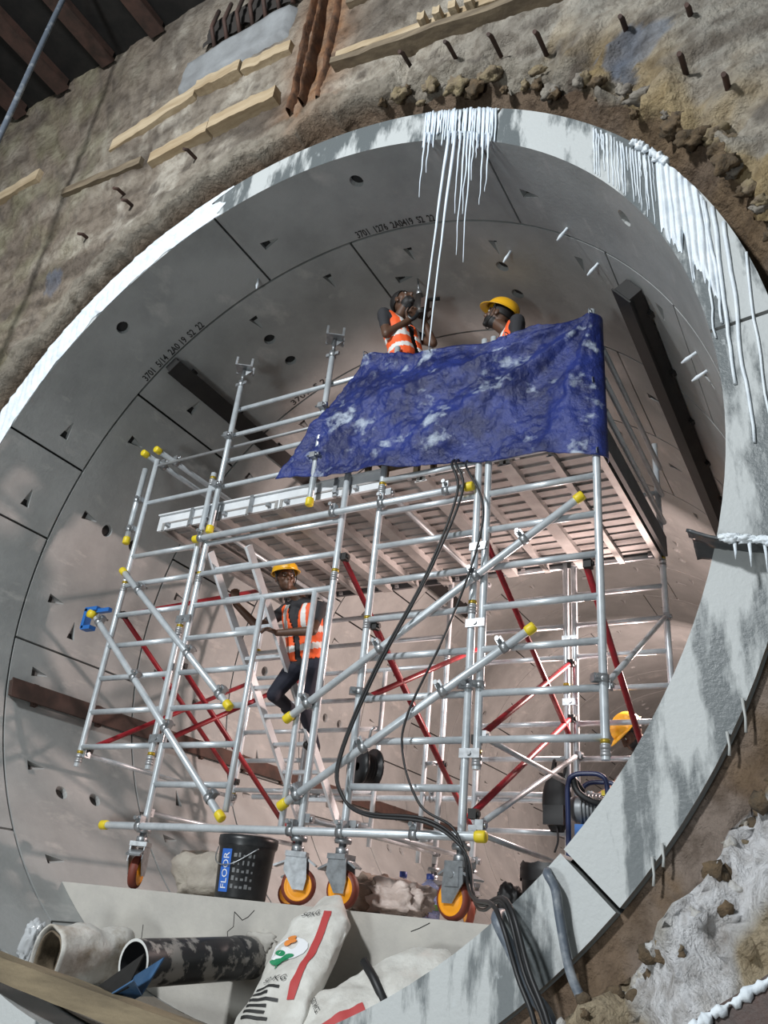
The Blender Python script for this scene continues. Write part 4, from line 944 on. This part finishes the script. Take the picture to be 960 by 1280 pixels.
# print on the front of the sack: u .25 is the middle of the face towards the viewer
def on(u0, u1, v0, v1, m_, name, nu=6, nv=10):
    m = MB(); m.grid(lambda u, v: sf(u0+(u1-u0)*u, v0+(v1-v0)*v, .004), nu, nv); return m.build(name, m_, t)
def stxt(body, u, v, hu, wv, m_):
    vs, fs = textmesh(body, 1.0); w_ = max(x.x for x in vs); m = MB(); m.add([sf(u+wv*(x.x/w_-.5), v-x.y*hu, .010) for x in vs], fs); m.build('printed_text', m_, t, merge=False)
def U(x): return .25+math.asin(max(-.98, min(.98, x)))/(2*PI)     # x -1..1 across the face, left to right
on(U(.38), U(.62), .20, .80, INKRED, 'red_stripe', 3, 20)
stxt('50KG', U(-.05), .235, .055, .10, INKBLK); stxt('50 KG', U(-.20), .70, .05, .13, INKBLK)
for i in range(6):
    rr_ = random.Random(i); o = on(U(-.72), U(-.72+rr_.uniform(.5, .85)), .725+i*.034, .742+i*.034, INKBLK, 'print_line', 6, 1)
# emblem: white oval with three orange blooms and green leaves
def disc(x, v, ru, rv, m_, name, off=.005, rot=0, n=14):
    m = MB(); P = []
    for k in range(n):
        a_ = 2*PI*k/n; q = Vector((math.cos(a_)*ru, math.sin(a_)*rv)); q = Vector((q.x*math.cos(rot)-q.y*math.sin(rot), q.x*math.sin(rot)+q.y*math.cos(rot)))
        P.append(sf(U(x)+q.x, v+q.y*.55, off))
    m.add([sf(U(x), v, off)]+P, [(0, 1+k, 1+(k+1) % n) for k in range(n)]); m.build(name, m_, t, merge=False)
disc(-.34, .47, .105, .15, INKWHT, 'emblem_ground', .0042)
for x, v in ((-.28, .40), (-.20, .43), (-.30, .445)): disc(x, v, .020, .036, INKORG, 'emblem_bloom', .009)
for x, v, r_ in ((-.48, .50, .9), (-.36, .545, .1), (-.22, .53, -.5), (-.52, .56, .6)): disc(x, v, .040, .026, INKGRN, 'emblem_leaf', .009, r_)
m = MB(); m.add([sf(U(-.40)-.004, .52, .006), sf(U(-.40)+.006, .52, .006), sf(U(-.46)+.006, .60, .006), sf(U(-.46)-.004, .60, .006)], [(0, 1, 2, 3)]); m.build('emblem_stem', INKGRN, t)
t2, sf2 = sackpillow('cement_sack', (1.27, .93, -2.40), (.70, .45, -2.76), (.1, -.5, .85), .34, .16, SACK, 'white crumpled sack lying against the lower ring', 11)
sf = sf2; t = t2
on(U(.55), U(.85), .60, .98, INKRED, 'red_stripe', 3, 14)
stxt('50 KG', U(-.3), .86, .045, .10, INKBLK)
m = MB(); m.tube([(.905, .68, -2.44), (.99, .64, -2.50), (1.13, .58, -2.63)], [.022, .022, .020], 10); m.build('steel_rod', BLACKR, None, (1.1, .6, -2.65), 'short black rod poking out beside the lying sack', 'rod')
# black pipe sticking out of the bench
t = empty('drain_pipe', (-.12, .7, -2.67), 'black grout-smeared plastic pipe sticking out of bench front', 'pipe')
a, b = Vector((-.155, .20, -2.565)), Vector((-.075, 1.16, -2.51)); d = (b-a).normalized()
m = MB(); m.lathe([(.112, 0), (.112, .1), (.111, .3), (.112, .55), (.112, (b-a).length)], a, d, 32); m.build('pipe_wall', PIPEM, t)
m = MB(); m.lathe([(.099, 0), (.099, .6), (0, .6)], a, d, 32); m.build('pipe_bore', PIPEI, t)
m = MB(); m.lathe([(.099, -.001), (.1125, -.001)], a, d, 32, smooth=False); m.build('cut_rim', PIPEE, t)
m = MB(); m.lathe([(.112, .70), (.117, .72), (.117, .80), (.112, .82)], a, d, 32); m.build('coupling', PIPEM, t)
rock((-.03, 1.07, -2.42), .09, 31, BENCH, 'broken_edge', floor, (1.2, .4, .6)); rock((.06, 1.07, -2.52), .07, 33, BENCH, 'broken_edge', floor, (.8, .4, 1.2))
# folded caked sheet beside the pipe
t = empty('caked_sleeve', (-.93, .55, -2.78), 'grout-caked folded sleeve lying left of the black pipe', 'sleeve')
ax = Vector((.10, 1, .03)).normalized(); up = Vector((.18, 0, 1)); up = (up-ax*up.dot(ax)).normalized(); sd = ax.cross(up)
def sl(u, v, k=1.0):
    az = PI*(-.30+1.60*u); w_, h_ = .13*k, .15*k
    e_ = 1 if v < .8 else 1-.55*((v-.8)/.2)**2
    q = Vector((-.93, .30, -2.605))+ax*(v*.55)+sd*(math.cos(az)*w_*e_)+up*(math.copysign(abs(math.sin(az))**.7, math.sin(az))*h_*(.6+.4*e_))
    return q+up*.02*fbm((u*3, v*4, 1), 3)+sd*.012*fbm((u*5, v*5, 3), 3)
m = MB(); m.grid(sl, 30, 20); m.build('sleeve_sheet', CAKE, t, thick=.012)
m = MB(); m.grid(lambda u, v: sl(u, .02+v*.25, .80), 20, 6); m.build('inner_card', DWOOD, t, thick=.008)
lump('clear_plastic', (-1.16, .38, -2.66), (.06, .06, .11), mat('clear_film', (.70, .72, .74), .12, 0, trans=.35), 'crumpled shiny clear plastic film left of the caked sleeve', 'film', 15, .38, 5)
# bent blue steel offcut
t = empty('steel_offcut', (-.18, .42, -2.87), 'bent blue steel channel offcut lying under the pipe', 'offcut')
a, b = Vector((-.26, .16, -2.80)), Vector((.02, .12, -2.68))
for nm, o1, o2, w_ in (('web', (0, 0, 0), (0, -.10, .03), .012), ('flange', (0, 0, .0), (.03, .01, .11), .012), ('flange', (0, -.10, .03), (.02, -.09, .12), .012)):
    m = MB(); P = [a+Vector(o1), b+Vector(o1), b+Vector(o2)*1.25+Vector((.05, 0, .03)), a+Vector(o2)]; m.add(P, [(0, 1, 2, 3)]); m.build(nm, BLUEST if nm == 'web' or o1[1] == 0 else DARKST, t, thick=.008)
# timber plank across the invert
m = MB(); a, b = Vector((-1.07, -.02, -2.635)), Vector((.55, .03, -2.80)); d = b-a; n = 16; P = []
for i in range(n+1):
    p = a+d*(i/n); w_ = .052+.004*fbm((i*.5, 0, 0), 2)
    P += [p+Vector((0, -.06, w_)), p+Vector((0, -.06, -w_)), p+Vector((0, .05, -w_)), p+Vector((0, .05, w_))]
m.add(P, [(i*4+k, i*4+(k+1) % 4, i*4+4+(k+1) % 4, i*4+4+k) for i in range(n) for k in range(4)]+[(0, 1, 2, 3), (n*4+3, n*4+2, n*4+1, n*4)])
m.build('timber_plank', mat('muddy_timber', (.24, .19, .12), .85, 0, (.14, .11, .07), 5.0, stretch=(.4, 3, 3), bump=.3, bscale=30), None, (-.3, 0, -2.77), 'muddy timber plank lying across the lower left foreground', 'plank')
# dirt and rubble between bench and ring
dm = MB(); dm.grid(lambda u, v: (-.75+u*1.9, .25+v*.78, -math.sqrt(max(.1, R0*R0-(-.75+u*1.9)**2))+.012+.10*max(0, math.sin(PI*u)*math.sin(PI*v))*(.5+.9*fbm((u*5, v*4, 2), 4))), 50, 26)
o = dm.build('loose_dirt', GROUND, None, (.2, .6, -2.88), 'loose brown dirt in the invert in front of bench', 'dirt', kind='stuff')

# ------------------------------------------------------------------ hardened grout on the ring face
# ribbed white crust along the upper left rim
t = empty('grout_crust', (-1.9, -.03, 2.4), 'ribbed white grout crust coating the upper left ring face', 'crust')
m = MB()
def cr(u, v):
    a_ = -72+u*(57.5+5*fbm((v*3.5, 1, 1), 3)); r0_ = R0+.002+max(0, .05*fbm((u*11, 8, 1), 3)); r = r0_+v*(R1+.004-r0_); p = pol(a_, 0, r)
    edge = min(1, min(v, 1-v)*7, min(u, 1-u)*30)
    rib = abs(math.sin(p.x*46+p.z*9+1.5*fbm((p.x*3, p.z*1.2, 0), 2)))**.8
    return Vector((p.x, -.004-edge*(.008+.014*rib+.012*fbm((p.x*14, p.z*4, 5), 3)), p.z))
m.grid(cr, 420, 14); m.build('crust_sheet', GROUT, t)
# icicles under the crown
t = empty('grout_icicles', (1.42, -.03, 2.75), 'white grout icicles hanging from the crown of the ring', 'icicles')
rr_ = random.Random(11)
xs = [(1.20, 2.03), (1.235, 2.25), (1.385, .78), (1.435, .72), (1.475, 1.75), (1.51, 1.38), (1.535, 1.72), (1.56, 1.30), (1.58, 2.0), (1.605, 2.2), (1.65, 1.75), (1.69, 1.85)]
for x, zb in xs:
    zt = math.sqrt(R0*R0-x*x)+.04; n_ = 14; w0 = .0125 if zb < 1 else .008
    P = [(x+.006*fbm((i*.25, x*9, 0), 2)*(1+i*.05)-.004*i*(zb < 1), -.03-.004*i/n_, zt+(zb-zt)*i/n_) for i in range(n_+1)]
    m = MB(); m.tube(P, [w0*(1-.75*i/n_)*(1+.25*fbm((i*1.3, x*5, 2), 2)) for i in range(n_+1)], 7); m.build('icicle', ICICLE, t)
for i in range(34):
    x = 1.18+i*.0165+rr_.uniform(-.006, .006); zt = math.sqrt(3.17**2-x*x)-rr_.uniform(0, .03); zb = math.sqrt(R0*R0-x*x)-rr_.uniform(-.06, .10)
    m = MB(); P = [(x+.006*fbm((k, x*30, 0), 2), -.012, zt+(zb-zt)*k/6) for k in range(7)]; m.tube(P, [.009*(1-.5*k/6) for k in range(7)], 6); m.build('face_run', ICICLE, t)
# thick runs down the right of the ring
t = empty('grout_runs', (2.85, -.03, 1.2), 'white grout runs streaking down the right ring face', 'grout')
def sheet(u, v):
    x = 2.70+u*.235; zt = math.sqrt(3.168**2-x*x); zi = (math.sqrt(max(0, R0*R0-x*x)) if x < R0 else 0)
    zb = max(zi+.015, zt-.62-.25*fbm((u*6, 0, 2), 3)); z = zt+(zb-zt)*v
    edge = min(1, min(u, 1-u)*9, (1-v)*9+.05)
    return Vector((x+.01*fbm((z*2, u*5, 0), 2), -.003-edge*(.010+.014*abs(math.sin(x*95+fbm((x*9, z*1.5, 0), 2)))+.006*fbm((x*25, z*3, 1), 3)), z))
m = MB(); m.grid(sheet, 60, 30); m.build('grout_sheet', GROUT, t)
for i in range(26):
    x = 2.36+.013*i+rr_.uniform(-.008, .008)
    zt = math.sqrt(3.165**2-x*x)-rr_.uniform(0, .05); zi = math.sqrt(R0*R0-x*x); zb = max(zi+.02, zt-rr_.uniform(.15, .8)); w0 = rr_.uniform(.003, .007)
    m = MB(); n_ = 10; P = [(x+.006*fbm((k*.4, x*20, 0), 2), -.002, zt+(zb-zt)*k/n_) for k in range(n_+1)]
    m.tube(P, [w0*(1-.5*k/n_) for k in range(n_+1)], 6); m.build('grout_run', GROUT, t)
for x, zb, w0 in ((2.955, .02, .012), (3.0, -.30, .011), (2.93, .38, .010), (2.90, .30, .008), (3.07, -.9, .007)):
    zt = math.sqrt(3.165**2-x*x); m = MB(); P = [(x+.015*fbm((k*.25, x*20, 0), 2), -.006, zt+(zb-zt)*k/16) for k in range(17)]; m.tube(P, [w0*(1-.4*k/16) for k in range(17)], 7); m.build('grout_run', GROUT, t)
for i in range(6):
    x = 2.60+i*.03; rock((x, -.02, math.sqrt(3.17**2-x*x)), rr_.uniform(.02, .035), 60+i, GROUT, 'grout_clot', t)
# rubber flap at the right-hand ring joint
t = empty('joint_flap', pol(105.5, -.05, 3.0), 'dark rubber flap with white crust at right ring joint', 'flap')
m = MB(); R_ = pol(105.5, 0, 1); T_ = pol(15.5, 0, 1)
def fl(u, v):
    r = 2.81+u*.45; y = .12-v*.25; p = pol(105.5, y, r); return p+T_*(.018*math.sin(PI*v)+.015*fbm((u*4, v*3, 0), 3)+(.02*(1-u/.2) if u < .2 else 0)*v)
m.grid(fl, 24, 12); m.build('rubber_sheet', mat('wet_rubber', (.05, .055, .06), .3), t, thick=.014)
for i in range(12): 
    u = .35+i*.055; p = fl(u, 1.0)+Vector((0, -.005, .01)); rock(p, rr_.uniform(.016, .032), 80+i, GROUT, 'crust_clot', t, (1.3, .7, .7))
for i in range(4):
    p = fl(.42+i*.12, 1.0); m = MB(); m.tube([p, p-Vector((0, 0, .05)), p-Vector((.003, 0, rr_.uniform(.07, .14)))], [.008, .006, .002], 6); m.build('drip', GROUT, t)
# small white drips along the lower right rim
for a_ in (109, 116.5, 119, 127.5, 128.6):
    p = pol(a_, -.012, R1-.005); t0 = rr_.uniform(.05, .11)
    m = MB(); m.tube([p+Vector((0, 0, .02)), p-Vector((-.004, 0, t0*.5)), p-Vector((0, 0, t0))], [.006, .005, .006], 7); m.build('rim_drip', mat('grey_grout', (.42, .43, .42), .5), t)

# dark slab edge in the near right corner, crusted white
m = MB(); P0 = [(2.55, -.85, -2.62), (2.62, -.80, -2.50), (2.74, -.86, -2.405), (2.90, -.84, -2.30), (3.15, -.88, -2.12), (3.5, -.84, -1.9)]
vs = []
for x, y, z in P0: vs += [(x, y, z), (x+.12, y-.16, z-.18), (x+.30, y-.20, -3.9), (x, y+.3, -3.9), (x, y+.25, z)]
n = len(P0); m.add(vs, [(i*5+k, i*5+(k+1) % 5, i*5+5+(k+1) % 5, i*5+5+k) for i in range(n-1) for k in range(5)]+[(0, 1, 2, 3, 4), tuple(n*5-1-k for k in range(5))])
slab = m.build('broken_slab', mat('wet_slab', (.05, .055, .055), .5, 0, (.10, .06, .05), 4, bump=.6), None, (3, -.8, -3.9), 'dark wet concrete slab in the near lower right corner', 'slab')
C0 = smoothpts([Vector(p)+Vector((.015, -.02, -.004)) for p in P0], 26)
m = MB(); m.tube([p+Vector((0, 0, .008*fbm((i*.4, 0, 3), 3))) for i, p in enumerate(C0)], [.011*max(.15, 1+1.3*fbm((i*.31, 2, 0), 4)) for i in range(len(C0))], 9); m.build('white_crust', GROUT, slab)
